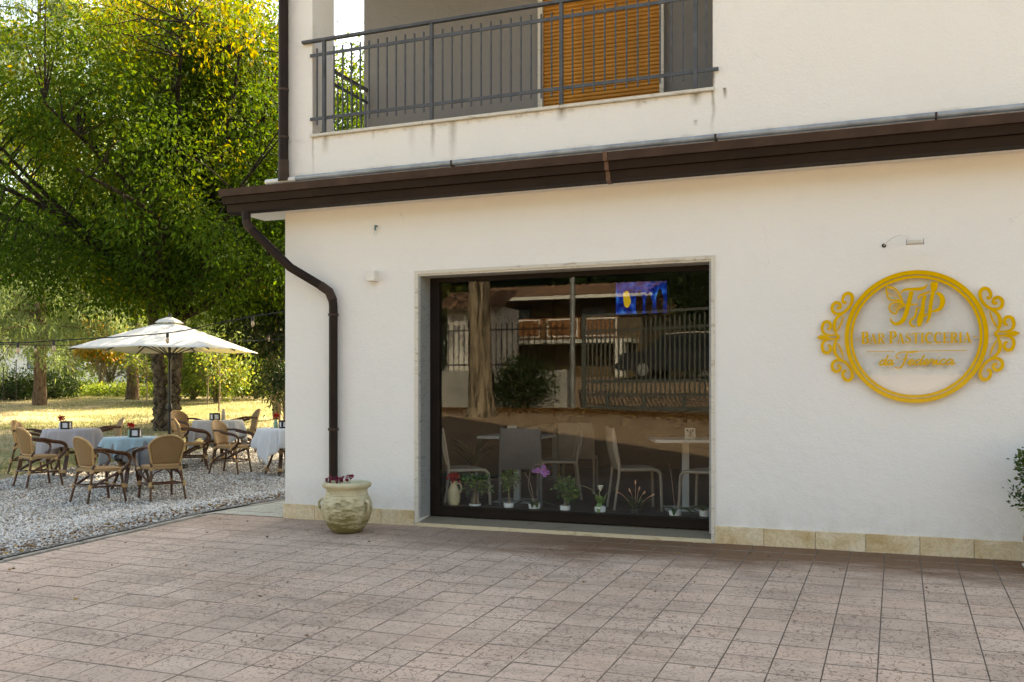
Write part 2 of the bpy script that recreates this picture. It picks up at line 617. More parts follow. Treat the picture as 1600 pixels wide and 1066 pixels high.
# ------------------------------------------------------------------ the setting: ground, gravel bed, paving
def ground_mat():
    m, nt, p = _new('dry_lawn')
    v = coords(nt, True)
    n1 = noise(nt, v, 0.22, 5, 0.65)
    n2 = noise(nt, v, 1.6, 6, 0.7)
    n3 = noise(nt, v, 22, 4, 0.7)
    cc = ramp(nt, n2, [(0.33, (.48, .37, .24)), (0.5, (.64, .52, .36)), (0.68, (.74, .62, .46))])
    gr = ramp(nt, math_(nt, 'ADD', math_(nt, 'MULTIPLY', n1, 0.6), math_(nt, 'MULTIPLY', n2, 0.4)), [(0.42, (0, 0, 0)), (0.55, (1, 1, 1))])
    soil = ramp(nt, noise(nt, v, .5, 6, .7), [(.5, (0, 0, 0)), (.62, (1, 1, 1))])
    cc = mixc(nt, math_(nt, 'MULTIPLY', soil, .65), cc, (.24, .14, .075))
    cc = mixc(nt, math_(nt, 'MULTIPLY', gr, 0.75), cc, (.13, .17, .035))
    cc = mixc(nt, 1.0, cc, ramp(nt, n3, [(0.3, (.72, .7, .64)), (0.7, (1.1, 1.1, 1.08))]), 'MULTIPLY')
    L(nt, cc, p.inputs['Base Color'])
    p.inputs['Roughness'].default_value = 0.95
    p.inputs['Specular IOR Level'].default_value = 0.1
    bumpn(nt, p, n3, 0.8, 0.05)
    return m
gx = np.unique(np.concatenate([np.linspace(-700, -70, 22), np.linspace(-70, -30, 21), np.arange(-30, -4.9, .45), np.arange(-5, 15, 1.0), np.linspace(15, 60, 16), np.linspace(60, 700, 20)]))
gy = np.unique(np.concatenate([np.linspace(-700, -60, 22), np.linspace(-60, -22, 20), np.arange(-22, 30, .45), np.linspace(30, 90, 31), np.linspace(90, 900, 24)]))
GX, GY = np.meshgrid(gx, gy)
GZ = terr(GX, GY)
inset = (GX > -6.9) & (GY > -10.2)
GZ = GZ - np.where(inset, .09, 0.0) + np.where((GX < -14) & ~inset, .03 * np.sin(GX * 1.3 + GY * .7) * np.cos(GY * .9), 0)
V = np.stack([GX, GY, GZ], -1).reshape(-1, 3)
ny, nx = GX.shape
idx = np.arange(nx * ny).reshape(ny, nx)
F = np.stack([idx[:-1, :-1], idx[:-1, 1:], idx[1:, 1:], idx[1:, :-1]], -1).reshape(-1, 4)
o = np_mesh('ground', V, F, ground_mat(), smooth=True)
tag(o, 'dry straw-coloured lawn with green patches under the trees', 'lawn', kind='structure')

# gravel bed strip between the lawn and the paving, then its loose stones
def gravel_edge(y):
    return -13.15 + .22 * np.sin(y * 1.1) + .12 * np.sin(y * 2.7 + 1)
ys = np.arange(-8.0, 16.01, .25)
xs_t = np.linspace(0, 1, 40)
XX = np.array([[gravel_edge(y) + (-6.80 - gravel_edge(y)) * t for t in xs_t] for y in ys])
YY = np.repeat(ys[:, None], len(xs_t), 1)
ZZ = terr(XX, YY) + .012
ny, nx = XX.shape
idx = np.arange(nx * ny).reshape(ny, nx)
F = np.stack([idx[:-1, :-1], idx[:-1, 1:], idx[1:, 1:], idx[1:, :-1]], -1).reshape(-1, 4)
def gravel_mat():
    m, nt, p = _new('pale_gravel')
    v = coords(nt, True)
    vo = N(nt, 'TexVoronoi', Scale=38.0)
    L(nt, v, vo.inputs['Vector'])
    cc = ramp(nt, vo.outputs['Color'], [(0.1, (.20, .185, .165)), (0.5, (.42, .41, .39)), (0.9, (.62, .61, .60))])
    d = ramp(nt, vo.outputs['Distance'], [(0.25, (1, 1, 1)), (0.62, (.22, .19, .16))])
    cc = mixc(nt, 1.0, cc, d, 'MULTIPLY')
    L(nt, cc, p.inputs['Base Color'])
    p.inputs['Roughness'].default_value = .9
    bumpn(nt, p, math_(nt, 'SUBTRACT', 1.0, vo.outputs['Distance']), 0.9, 0.02)
    return m
o = np_mesh('gravel_bed', np.stack([XX, YY, ZZ], -1).reshape(-1, 3), F, gravel_mat(), smooth=True)
tag(o, 'pale grey gravel bed under the cafe tables', 'gravel bed', kind='structure')

def stone_mat():
    m, nt, p = _new('gravel_stone')
    at = nt.nodes.new('ShaderNodeAttribute')
    at.attribute_name = 'var'
    cc = ramp(nt, at.outputs['Fac'], [(0, (.20, .18, .155)), (.2, (.42, .385, .35)), (.55, (.64, .62, .59)), (.85, (.80, .79, .77)), (.95, (.46, .34, .22))])
    L(nt, cc, p.inputs['Base Color'])
    p.inputs['Roughness'].default_value = .85
    return m
def scatter_stones(n):
    y = -4.2 + 18 * rng.random(n) ** 1.5
    e = gravel_edge(y)
    x = e + (-6.86 - e) * rng.random(n)
    keep = (y - .5 * (x + 6.8)) > -4.4
    x, y = x[keep], y[keep]
    k = len(x)
    z = terr(x, y) + .014
    s = .008 + .011 * rng.random(k) ** 1.5
    base = np.array([(1, 0, 0), (0, 1, 0), (-1, 0, 0), (0, -1, 0), (0, 0, .75), (0, 0, -.6)], float)
    Vv = base[None] * (s[:, None, None] * (.7 + .7 * rng.random((k, 6, 1))))
    a = rng.random(k) * 6.28
    tl = rng.normal(0, .35, (k, 2))
    ca, sa = np.cos(a), np.sin(a)
    x2 = Vv[..., 0] * ca[:, None] - Vv[..., 1] * sa[:, None]
    y2 = Vv[..., 0] * sa[:, None] + Vv[..., 1] * ca[:, None]
    z2 = Vv[..., 2] + x2 * tl[:, :1] + y2 * tl[:, 1:]
    P = np.stack([x2 + x[:, None], y2 + y[:, None], z2 + z[:, None]], -1)
    f = np.array([(0, 1, 4), (1, 2, 4), (2, 3, 4), (3, 0, 4), (1, 0, 5), (2, 1, 5), (3, 2, 5), (0, 3, 5)])
    Ff = (np.arange(k) * 6)[:, None, None] + f[None]
    return P.reshape(-1, 3), Ff.reshape(-1, 3), np.repeat(rng.random(k), 6)
V, F, vv = scatter_stones(120000)
o = np_mesh('gravel', V, F, stone_mat(), var=vv)
tag(o, 'loose white and grey gravel stones around the cafe tables', 'gravel', kind='stuff')

# paving: sub-base, square tiles with open joints
PITCH = .2534
KS = .0359
b = MB()
b.add([(-6.68, .0, -.009), (14, .0, -.009), (14, -8.7, -.009 - 8.7 * KS), (-6.68, -8.7, -.009 - 8.7 * KS)], [(0, 3, 2, 1)])
paving = b.build('paving', M_JOINT)
tag(paving, 'forecourt of square pinkish crackled tiles sloping from the building', 'paving', kind='structure')
def tile_mesh(name, hx, hy, hz, mt):
    t = MB()
    e = .0025
    v = [(-hx, -hy, -hz), (hx, -hy, -hz), (hx, hy, -hz), (-hx, hy, -hz), (-hx, -hy, hz - e), (hx, -hy, hz - e), (hx, hy, hz - e), (-hx, hy, hz - e),
         (-hx + e, -hy + e, hz), (hx - e, -hy + e, hz), (hx - e, hy - e, hz), (-hx + e, hy - e, hz)]
    f = [(8, 9, 10, 11)] + [(i, (i + 1) % 4, 4 + (i + 1) % 4, 4 + i) for i in range(4)] + [(4 + i, 4 + (i + 1) % 4, 8 + (i + 1) % 4, 8 + i) for i in range(4)]
    t.add(v, f)
    me = t.mesh(name)
    me.materials.append(mt)
    me.materials.append(M_JOINT)
    for p_ in me.polygons:
        p_.material_index = 0 if p_.normal.z > .99 else 1
    return me
tile_me = tile_mesh('tile', PITCH / 2 - .0014, PITCH / 2 - .0030, .009, M_TILE)
f_px = 33.73 / 36 * 1024
def seen(x, y, z):
    dx, dy = x, y + 8.2
    dep = -_s * dx + _c * dy
    if dep < .4:
        return None
    u = 512 + f_px * (_c * dx + _s * dy) / dep
    v = 341 + .05 * 1024 - f_px * (z - 1.279) / dep
    return u, v, dep
cells = []
for i in range(82):
    for j in range(34):
        x, y = -6.68 + PITCH * (i + .5), -.006 - PITCH * (j + .5)
        z = KS * y
        s_ = seen(x, y, z)
        inview = s_ is not None and -20 < s_[0] < 1044 and s_[1] < 700
        cells.append((0 if inview else 1, s_[2] if s_ else 99, x, y, z))
cells.sort()
rest = MB()
for k, (ov, dep, x, y, z) in enumerate(cells):
    dz = random.uniform(-.0012, .0012)
    rx, ry = math.atan(KS) + random.uniform(-.003, .003), random.uniform(-.003, .003)
    if k < 300 and not ov:
        o = link('tile', tile_me, paving, loc=(x, y, z - .009 + dz), rot=(rx, ry, random.uniform(-.003, .003)))
    else:
        mtx = Matrix.Translation((x, y, z - .009 + dz)) @ Matrix.Rotation(rx, 4, 'X') @ Matrix.Rotation(ry, 4, 'Y')
        rest.add([mtx @ vv_.co for vv_ in tile_me.vertices], [tuple(p_.vertices) for p_ in tile_me.polygons])
o = rest.build('outlying_tiles', M_TILE, paving)
o.data.materials.append(M_JOINT)
for p_ in o.data.polygons:
    p_.material_index = 0 if p_.normal.z > .99 else 1
o['kind'] = 'stuff'

# pale tiled path along the building's side, and the kerb along the gravel
b = MB()
b.box(-6.70, -5.79, .012, 14, -.04, -.012)
path = b.build('side_path', M_JOINT)
tag(path, 'pale greenish tiled path along the side of the building', 'path', kind='structure')
pale_me = tile_mesh('pale_tile', .112, PITCH / 2 - .0028, .009, M_PALE)
for i in range(4):
    for j in range(30):
        link('tile', pale_me, path, loc=(-6.70 + .2275 * (i + .5), .016 + PITCH * (j + .5), -.004 + random.uniform(-.001, .001)))
kerb = empty('kerb', (-6.735, 0, 0))
tag(kerb, 'narrow concrete kerb between gravel and paving', 'kerb', kind='structure')
M_CONC = mat('weathered_concrete', (.36, .32, .27), .9, .35, 6, .4, 60, world=True)
for k in range(26):
    y0 = -6.5 + .8 * k
    kk = MB()
    z0, z1 = (KS * min(y0, 0)), (KS * min(y0 + .79, 0))
    dz = random.uniform(-.008, .01)
    dx = random.uniform(-.012, .012)
    kk.add([(-.03 + dx, y0, z0 - .1), (.03 + dx, y0, z0 - .1), (.03 + dx, y0 + .785, z1 - .1), (-.03 + dx, y0 + .785, z1 - .1),
            (-.027 + dx, y0, z0 + .006 + dz), (.027 + dx, y0, z0 + .006 + dz), (.027 + dx, y0 + .785, z1 + .006 + dz), (-.027 + dx, y0 + .785, z1 + .006 + dz)],
           [(0, 3, 2, 1), (4, 5, 6, 7), (0, 1, 5, 4), (1, 2, 6, 5), (2, 3, 7, 6), (3, 0, 4, 7)])
    kk.build('kerb_stone', M_CONC, kerb, bevel=.008)
b = MB()
xs_ = np.linspace(-16, 13, 40)
ys_ = np.concatenate([np.linspace(-26, -10, 30), np.linspace(-9.8, -8.69, 10)])
XX, YY = np.meshgrid(xs_, ys_)
ZZ = terr(XX, YY) + np.where(YY < -9, .02, .004)
idx = np.arange(1600).reshape(40, 40)
F = np.stack([idx[:-1, :-1], idx[:-1, 1:], idx[1:, 1:], idx[1:, :-1]], -1).reshape(-1, 4)
o = np_mesh('driveway', np.stack([XX, YY, ZZ], -1).reshape(-1, 3), F, mat('driveway_surface', (.40, .28, .185), .9, .5, 7.0, .9, 25, .05, world=True), smooth=True)
tag(o, 'pinkish brown driveway rising to the street gate', 'driveway', kind='structure')

# ------------------------------------------------------------------ the building
BX0, BX1, BD, BH = -5.78, 14.0, 20.0, 11.0  # building depth is unseen, sized to keep the tables shaded
bld = empty('building', (0, 0, 0), label='white rendered cafe building with brown eave, balcony and large shop window', cat='building')
OX0, OX1, OZ = -4.258, -1.467, 2.41
LX0, LX1, LZ0, LZ1, LD = -5.455, -1.455, 3.835, 6.3, 1.55
b = MB()
T = .32
b.box(BX0, OX0, 0, T, -.3, OZ)
b.box(OX1, BX1, 0, T, -.3, OZ)
b.box(BX0, BX1, 0, T, OZ, 3.60)
b.box(BX0, BX1, 0, .14, 3.60, LZ0)
b.box(BX0, LX0, 0, .40, LZ0, LZ1)
b.box(LX1, BX1, 0, T, LZ0, LZ1)
PROF = [(BX0, LZ1), (BX1, LZ1), (BX1, 7.0), (2.4, 7.0), (BX0, 11.2)]  # roofline out of view, pitched so the building's shadow ends on the driveway
b.extr(PROF, 0, T, 'y')
b.build('front_wall', M_WALL, bld)
b = MB()
b.box(BX0, BX0 + T, .323, BD, -.3, 3.60)
b.box(BX0, BX0 + T, LD + .003, BD, 3.60, LZ1)
b.extr(PROF, .323, BD, 'y')
b.box(BX1 - T, BX1, .323, BD, -.3, LZ1 - .002)
b.box(BX0 + T, BX1 - T, BD - T, BD, -.3, LZ1 - .002)
b.build('side_wall', M_WALL, bld)
b = MB()
b.box(BX0 + .01, BX1, .325, BD - T, 3.42, 3.598)
b.build('floor_slab', M_WALL, bld)
b = MB()
b.box(BX0 + .002, LX1 + .5, LD, LD + .2, 3.6, LZ1)
b.box(LX1 + .004, LX1 + .2, .324, LD - .002, 3.6, LZ1)
b.build('balcony_back_wall', M_GREYW, bld)
b = MB()
b.box(BX0 + .02, LX1, .142, LD - .003, 3.602, 3.78)
b.build('balcony_floor', mat('balcony_floor_tile', (.22, .12, .08), .6, .2, 6), bld)
b = MB()
b.box(LX0 + .001, LX0 + .014, .142, .39, 3.782, 3.93)
b.build('balcony_skirting', mat('brown_skirting', (.13, .06, .035), .5, .2, 6), bld)
b = MB()
for k, (x0, x1) in enumerate(((LX0 - .012, -4.2), (-4.197, -2.82), (-2.817, LX1 + .012))):
    b.box(x0, x1, -.035, .16, LZ0 + .002, LZ0 + .030)
b.build('balcony_sill', M_SILL, bld, bevel=.004)

# roller shutter on the balcony
sh = empty('roller_shutter')
sh.parent = bld
SX0, SX1 = -3.535, -2.262
slat = MB()
slat.extr([(-.004, .002), (-.012, .010), (-.014, .020), (-.012, .032), (-.006, .0398), (0, .0398), (0, .002)], 0, SX1 - SX0)
sme = slat.mesh('slat', True, 60)
sme.materials.append(M_SHUT)
for k in range(56):
    link('slat', sme, sh, loc=(SX0, LD - .02, 3.80 + .0405 * k))
perf = MB()
for k in range(56):
    z = 3.80 + .0405 * k + .0385
    x = SX0 + .03
    while x < SX1 - .05:
        perf.box(x, x + .022, LD - .019, LD - .0165, z + .0002, z + .0028)
        x += .036
o = perf.build('slat_slots', mat('dark_slot', (.02, .012, .006), .9), sh)
o['kind'] = 'stuff'
b = MB()
b.box(SX0 - .055, SX0 - .002, LD - .07, LD + .01, 3.70, LZ1)
b.box(SX1 + .002, SX1 + .045, LD - .07, LD + .01, 3.70, LZ1)
b.build('shutter_surround', M_SILL, bld)
b = MB()
b.box(SX0, SX1, LD - .006, LD - .001, 3.78, LZ1)
b.build('shutter_back', M_FRAME, sh)

m_ = MB()
m_.extr([(BX0 - .35, 11.40), (2.4, 7.02), (BX1 + .3, 7.02), (BX1 + .3, 7.14), (2.45, 7.14), (BX0 - .35, 11.55)], -.15, BD + .3, 'y')
m_.build('roof', mat('roof_covering', (.30, .14, .09), .9, .3, 3), bld)

# balcony railing
def railing(p0, p1, posts, bars, name='balcony_railing', ends=(0, 0)):
    r = empty(name)
    r.parent = bld
    p0, p1 = Vector(p0), Vector(p1)
    d = (p1 - p0).normalized()
    Ltot = (p1 - p0).length
    def P(t, z):
        q = p0 + d * t
        return (q.x, q.y, z)
    for nm, z, w, h, e0, e1 in (('handrail', 4.795, .045, .028, -.09, .03), ('rail', 4.652, .014, .032, 0, .0), ('rail', 4.014, .014, .032, 0, 0.045)):
        m_ = MB()
        m_.bar(P(e0, z), P(Ltot + e1, z), w, h)
        m_.build(nm, M_RAIL, r, bevel=.003)
    for t in posts:
        m_ = MB()
        m_.bar(P(t, LZ0 + .031), P(t, 4.781), .032, .032, up=d)
        m_.build('post', M_RAIL, r)
    m0 = MB()
    m0.bar((0, 0, 3.95), (0, 0, 4.715), .013, .013, up=d)
    me = m0.mesh('baluster')
    me.materials.append(M_RAIL)
    for t in bars:
        q = P(t, 0)
        link('baluster', me, r, loc=(q[0], q[1], random.uniform(-.004, .004)))
    return r
L0 = -5.467
posts = [-5.302 - L0, -4.108 - L0, -2.806 - L0, -1.598 - L0]
bars = []
x = -5.386
while x < -1.47:
    if min(abs(x - L0 - p_) for p_ in posts) > .05:
        bars.append(x - L0)
    x += .0995
railing((L0, -.022, 0), (-1.448, -.022, 0), posts, bars)
railing((BX0 + .05, .41, 0), (BX0 + .05, LD, 0), [], [.1 + .1 * k for k in range(11)])

# eave with stepped gutter
eave = empty('eave')
eave.parent = bld
GX0 = -6.30
b = MB()
b.extr([(-.385, 3.235), (-.398, 3.305), (-.37, 3.305), (-.345, 3.235)], GX0, BX1)
b.build('gutter_lip', M_BROWN2, eave)
b = MB()
b.extr([(-.338, 3.165), (-.352, 3.233), (-.31, 3.233), (-.30, 3.165)], GX0 + .012, BX1)
b.build('gutter_step', M_BROWN, eave)
b = MB()
b.extr([(-.23, 3.072), (-.292, 3.088), (-.305, 3.163), (-.27, 3.163), (-.20, 3.085)], GX0 + .03, BX1)
b.build('gutter_trough', M_BROWN, eave)
b = MB()
b.add([(GX0, -.375, 3.303), (GX0, .3, 3.42), (GX0, .3, 3.14), (GX0, -.23, 3.078), (GX0, -.31, 3.17),
       (GX0 - .004, -.375, 3.303), (GX0 - .004, .3, 3.42), (GX0 - .004, .3, 3.14), (GX0 - .004, -.23, 3.078), (GX0 - .004, -.31, 3.17)],
      [(0, 1, 2, 3, 4), (9, 8, 7, 6, 5), (0, 5, 6, 1), (1, 6, 7, 2), (2, 7, 8, 3), (3, 8, 9, 4), (4, 9, 5, 0)])
b.build('gutter_end_cap', M_BROWN, eave)
b = MB()
b.add([(GX0 + .01, -.366, 3.302), (BX1, -.366, 3.302), (BX1, -.003, 3.40), (GX0 + .01, -.003, 3.40), (GX0 + .01, -.366, 3.285), (BX1, -.366, 3.285), (BX1, -.003, 3.38), (GX0 + .01, -.003, 3.38)],
      [(0, 1, 2, 3), (7, 6, 5, 4), (0, 4, 5, 1), (3, 2, 6, 7), (0, 3, 7, 4), (1, 5, 6, 2)])
b.add([(GX0 + .01, -.003, 3.40), (BX0 - .003, -.003, 3.40), (BX0 - .003, .3, 3.44), (GX0 + .01, .3, 3.44)], [(0, 1, 2, 3)])
b.build('eave_flashing', M_ZINC, eave)
b = MB()
b.box(GX0 + .05, BX1, -.235, -.003, 3.103, 3.135)
b.box(GX0 + .05, BX0 - .003, -.0005, .3, 3.103, 3.135)
b.build('soffit', M_WALL, eave)
b = MB()
for x in (-2.29,):
    b.extr([(-.225, 3.067), (-.296, 3.084), (-.310, 3.162), (-.342, 3.164), (-.357, 3.232), (-.389, 3.234), (-.403, 3.309), (-.36, 3.309), (-.27, 3.17), (-.20, 3.08)], x - .018, x + .018)
b.build('gutter_joint', mat('rusty_joint', (.12, .06, .035), .6, .4, 20), eave)
cond = MB()
cond.tube([(-5.62, -.045, 3.432), (14, -.045, 3.438)], .026, 10)
cond.build('conduit', M_ZINC, eave, True)
cond = MB()
cond.tube([(-5.98, -.045, 3.422), (-5.62, -.045, 3.425)], .026, 10)
cond.build('conduit_elbow', M_WHITEP, eave, True)
for x in (-3.88, -1.42, .28, 2.2):
    m_ = MB()
    m_.box(x - .008, x + .008, -.075, -.003, 3.398, 3.452)
    m_.build('conduit_clip', M_BROWN2, eave)

# downpipes
dp = empty('downpipe')
dp.parent = bld
pts = [(-6.03, -.30, 3.08), (-6.03, -.30, 2.99), (-6.015, -.295, 2.94), (-5.97, -.285, 2.895), (-5.60, -.17, 2.52), (-5.30, -.085, 2.335), (-5.215, -.068, 2.275), (-5.178, -.062, 2.19), (-5.172, -.06, 2.12), (-5.172, -.06, .30), (-5.172, -.06, .10)]
m_ = MB()
m_.tube(pts, .043, 16)
m_.build('pipe', M_BROWN, dp, True)
for p_, q_ in ((( -5.172, -.06, 2.035), (-5.172, -.06, 2.055)), ((-5.172, -.06, .90), (-5.172, -.06, .925))):
    m_ = MB()
    m_.tube([p_, q_], .053, 16)
    m_.bar((-5.172, -.02, p_[2] + .01), (-5.172, .0, p_[2] + .01), .03, .012)
    m_.build('bracket', M_BROWN2, dp, True)
for i, j in ((1, 4), (5, 8)):
    m_ = MB()
    m_.tube([Vector(p_) for p_ in pts[i:j]], .046, 16)
    m_.build('elbow', M_BROWN2, dp, True)
up = empty('upper_downpipe')
up.parent = bld
m_ = MB()
m_.tube([(-5.755, -.065, 3.47), (-5.755, -.065, BH - .1)], .05, 16)
m_.build('pipe', M_BROWN, up, True)
m_ = MB()
m_.tube([(-5.755, -.065, 3.415), (-5.755, -.065, 3.62)], [.056, .054], 16)
m_.build('outlet', M_BROWN2, up, True)
for z in (3.84, 4.32, 5.4):
    m_ = MB()
    m_.tube([(-5.755, -.065, z), (-5.755, -.065, z + .022)], .055, 16)
    m_.build('bracket', M_BROWN2, up, True)

# skirting of stone tiles
def skirt(xs, z0=0.0, z1=.146):
    for a, c in zip(xs[:-1], xs[1:]):
        m_ = MB()
        w = random.uniform(-.002, .002)
        m_.box(a + .0018, c - .0018, -.016 + w, -.001, z0 - .03, z1 + w)
        m_.build('skirting_tile', M_SKIRT, bld, bevel=.003)
skirt([BX0 - .016, -5.42, -5.06, -4.70, -4.65 + .02, -4.297] if False else [BX0 - .016, -5.42, -5.02, -4.66, -4.298])
skirt([-1.437, -1.03, -.62, -.235, .165, .55, .925, 1.3, 1.7, 2.1, 2.5, 2.9, 3.3, 3.7])
m_ = MB()
m_.box(BX0 - .014, BX0 - .001, .0, 2.0, -.03, .146)
m_.build('skirting_tile', M_SKIRT, bld, bevel=.003)

# shop window
win = empty('shop_window')
win.parent = bld
GY_ = .235
b = MB()
b.box(-4.298, OX0, -.012, .0, -.01, 2.442)
b.box(OX1, -1.436, -.012, .0, -.01, 2.442)
b.box(OX0, OX1, -.012, .0, OZ - .001, 2.442)
b.build('marble_trim', M_SILL, win, bevel=.002)
b = MB()
b.box(OX0 - .001, OX0 + .018, .001, .232, .078, OZ - .019)
b.build('jamb', M_MARB, win)
MB().box(OX1 - .018, OX1 + .001, .001, .232, .078, OZ - .019).build('jamb', M_MARB, win)
b = MB()
b.box(OX0, OX1, .001, .232, OZ - .018, OZ + .001)
b.build('lintel_lining', M_SILL, win)
b = MB()
b.add([(OX0 - .001, -.022, -.03), (OX1 + .001, -.022, -.03), (OX1 + .001, .30, -.03), (OX0 - .001, .30, -.03), (OX0 - .001, -.022, .032), (OX1 + .001, -.022, .032), (OX1 + .001, .30, .077), (OX0 - .001, .30, .077)],
      [(0, 3, 2, 1), (4, 5, 6, 7), (0, 1, 5, 4), (1, 2, 6, 5), (2, 3, 7, 6), (3, 0, 4, 7)])
b.build('threshold', M_MARBS, win, bevel=.003)
b = MB()
b.box(OX0 - .006, OX1 + .006, -.027, -.0225, -.012, .0325)
b.build('threshold_edge', M_MARBY, win)
fr = win
for nm, a in (('frame_stile', (OX0 + .019, -4.140, .205, .27, .08, 2.39)), ('frame_stile', (-1.50, OX1 - .0185, .205, .27, .08, 2.39)), ('frame_top_rail', (-4.139, -1.501, .205, .27, 2.345, 2.39)), ('frame_bottom_rail', (-4.139, -1.501, .205, .27, .08, .172))):
    m_ = MB()
    m_.box(*a)
    m_.build(nm, M_FRAME, fr, bevel=.003)
m_ = MB()
m_.box(-4.139, -1.501, .198, .204, .155, .163)
m_.build('drip_bead', M_FRAME, fr)
def glass_mat():
    m, nt, p = _new('window_glass')
    nt.nodes.remove(p)
    fz = N(nt, 'Fresnel', IOR=1.5)
    bf = nt.nodes.new('ShaderNodeNewGeometry').outputs['Backfacing']
    L(nt, math_(nt, 'POWER', 1.5, math_(nt, 'MULTIPLY_ADD', bf, -2.0)), fz.inputs['IOR'])
    nt.nodes[-2].inputs[2].default_value = 1.0
    g = N(nt, 'BsdfGlossy', Roughness=0.0)
    g.inputs['Color'].default_value = (.96, .97, .95, 1)
    t = nt.nodes.new('ShaderNodeBsdfTransparent')
    t.inputs['Color'].default_value = (.96, .97, .96, 1)
    mx = nt.nodes.new('ShaderNodeMixShader')
    L(nt, math_(nt, 'MULTIPLY', fz.outputs[0], 0.56, True), mx.inputs[0])
    L(nt, t.outputs[0], mx.inputs[1])
    L(nt, g.outputs[0], mx.inputs[2])
    L(nt, mx.outputs[0], nt.nodes['Material Output'].inputs[0])
    return m
M_GLASS = glass_mat()
b = MB()
b.box(-4.150, -1.49, .232, .240, .165, 2.352)
b.build('pane', M_GLASS, win)

# room behind the shop window
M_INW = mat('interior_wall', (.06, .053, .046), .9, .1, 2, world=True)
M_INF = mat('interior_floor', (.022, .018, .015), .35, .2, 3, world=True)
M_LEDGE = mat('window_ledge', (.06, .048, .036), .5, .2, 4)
room = empty('shop_interior')
room.parent = bld
b = MB()
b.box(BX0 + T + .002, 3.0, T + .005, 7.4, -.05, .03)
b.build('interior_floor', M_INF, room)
b = MB()
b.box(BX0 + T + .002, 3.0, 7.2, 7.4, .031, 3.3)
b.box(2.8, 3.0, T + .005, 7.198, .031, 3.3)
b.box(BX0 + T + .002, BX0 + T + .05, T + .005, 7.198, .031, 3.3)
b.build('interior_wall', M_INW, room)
b = MB()
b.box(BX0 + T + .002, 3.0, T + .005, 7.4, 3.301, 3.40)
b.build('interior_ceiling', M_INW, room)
b = MB()
b.box(OX0 + .02, OX1 - .02, .272, .56, .03, .163)
b.build('window_ledge', M_LEDGE, room)
MONO = [
    ([(-0.1014, 0.3497), (-0.0821, 0.3671), (-0.0532, 0.3738), (-0.01, 0.3721), (0.033, 0.373), (0.0663, 0.3794), (0.0853, 0.3993), (0.0924, 0.4093)], [0.0112, 0.0168, 0.0196, 0.0224, 0.0252, 0.0224, 0.0112, 0.0028]),
    ([(-0.022, 0.357), (-0.0364, 0.2952), (-0.0508, 0.2333), (-0.0676, 0.1715), (-0.0869, 0.1304), (-0.1207, 0.1052), (-0.1547, 0.1087), (-0.1741, 0.1328), (-0.1741, 0.1537)], [0.0308, 0.0336, 0.0336, 0.0336, 0.0336, 0.0252, 0.0196, 0.014, 0.0056]),
    ([(-0.0604, 0.2493), (-0.0244, 0.2532), (0.0139, 0.2519), (0.0258, 0.2593)], [0.0112, 0.0123, 0.0112, 0.0045]),
    ([(-0.0869, 0.2762), (-0.1111, 0.3396), (-0.145, 0.3827), (-0.1838, 0.3973), (-0.2082, 0.3905), (-0.2033, 0.3484), (-0.1912, 0.306), (-0.1644, 0.292), (-0.1207, 0.2878), (-0.0869, 0.2762)], [0.0135, 0.0135, 0.0135, 0.0135, 0.0135, 0.0135, 0.0135, 0.0135, 0.0135, 0.0135]),
    ([(-0.196, 0.39), (-0.1595, 0.3728), (-0.1207, 0.3296), (-0.0917, 0.2868)], [0.0067, 0.0067, 0.0067, 0.0067]),
    ([(-0.2033, 0.3484), (-0.1595, 0.331), (-0.1159, 0.2981), (-0.0821, 0.2708)], [0.0067, 0.0067, 0.0067, 0.0067]),
    ([(-0.0676, 0.2547), (-0.1159, 0.272), (-0.1595, 0.2683), (-0.1863, 0.243), (-0.179, 0.2114), (-0.1547, 0.1845), (-0.1353, 0.1891), (-0.1159, 0.2251), (-0.0676, 0.2495)], [0.0135, 0.0135, 0.0135, 0.0135, 0.0135, 0.0135, 0.0135, 0.0135, 0.0135]),
    ([(-0.1595, 0.216), (-0.1401, 0.2467), (-0.0821, 0.2578)], [0.0067, 0.0067, 0.0067]),
    ([(-0.145, 0.2103), (-0.1256, 0.2384), (-0.0821, 0.2552)], [0.0067, 0.0067, 0.0067]),
    ([(0.1411, 0.4227), (0.1396, 0.3919), (0.1363, 0.3559)], [0.0448, 0.0532, 0.0392]),
    ([(0.1349, 0.3611), (0.1208, 0.2895), (0.1113, 0.2177), (0.1042, 0.1508), (0.09, 0.1151), (0.0781, 0.0999)], [0.028, 0.028, 0.028, 0.0224, 0.014, 0.0045]),
    ([(0.1561, 0.3397), (0.1843, 0.3181), (0.1984, 0.2867), (0.1961, 0.2457), (0.1749, 0.2105), (0.1231, 0.1915)], [0.0202, 0.0308, 0.0364, 0.0364, 0.028, 0.0146]),
    ([(0.1113, 0.3466), (0.0758, 0.3377), (0.0425, 0.3234), (0.0282, 0.3032), (0.021, 0.288)], [0.014, 0.014, 0.0168, 0.0168, 0.0056]),
    ([(0.0734, 0.3222), (0.0615, 0.271), (0.0568, 0.2091), (0.0472, 0.168), (0.0377, 0.1269), (0.0306, 0.0779)], [0.028, 0.028, 0.0308, 0.042, 0.0448, 0.0202]),
    ([(0.0425, 0.2251), (0.0163, 0.2208), (0.0091, 0.1899), (-0.0005, 0.1539), (-0.0292, 0.1288), (-0.034, 0.1029), (-0.0148, 0.0817), (0.0043, 0.0786)], [0.0123, 0.014, 0.0157, 0.0168, 0.0168, 0.0168, 0.014, 0.0067]),
    ([(0.0615, 0.1598), (0.0805, 0.167), (0.0971, 0.1794)], [0.0135, 0.0135, 0.0101]),
]
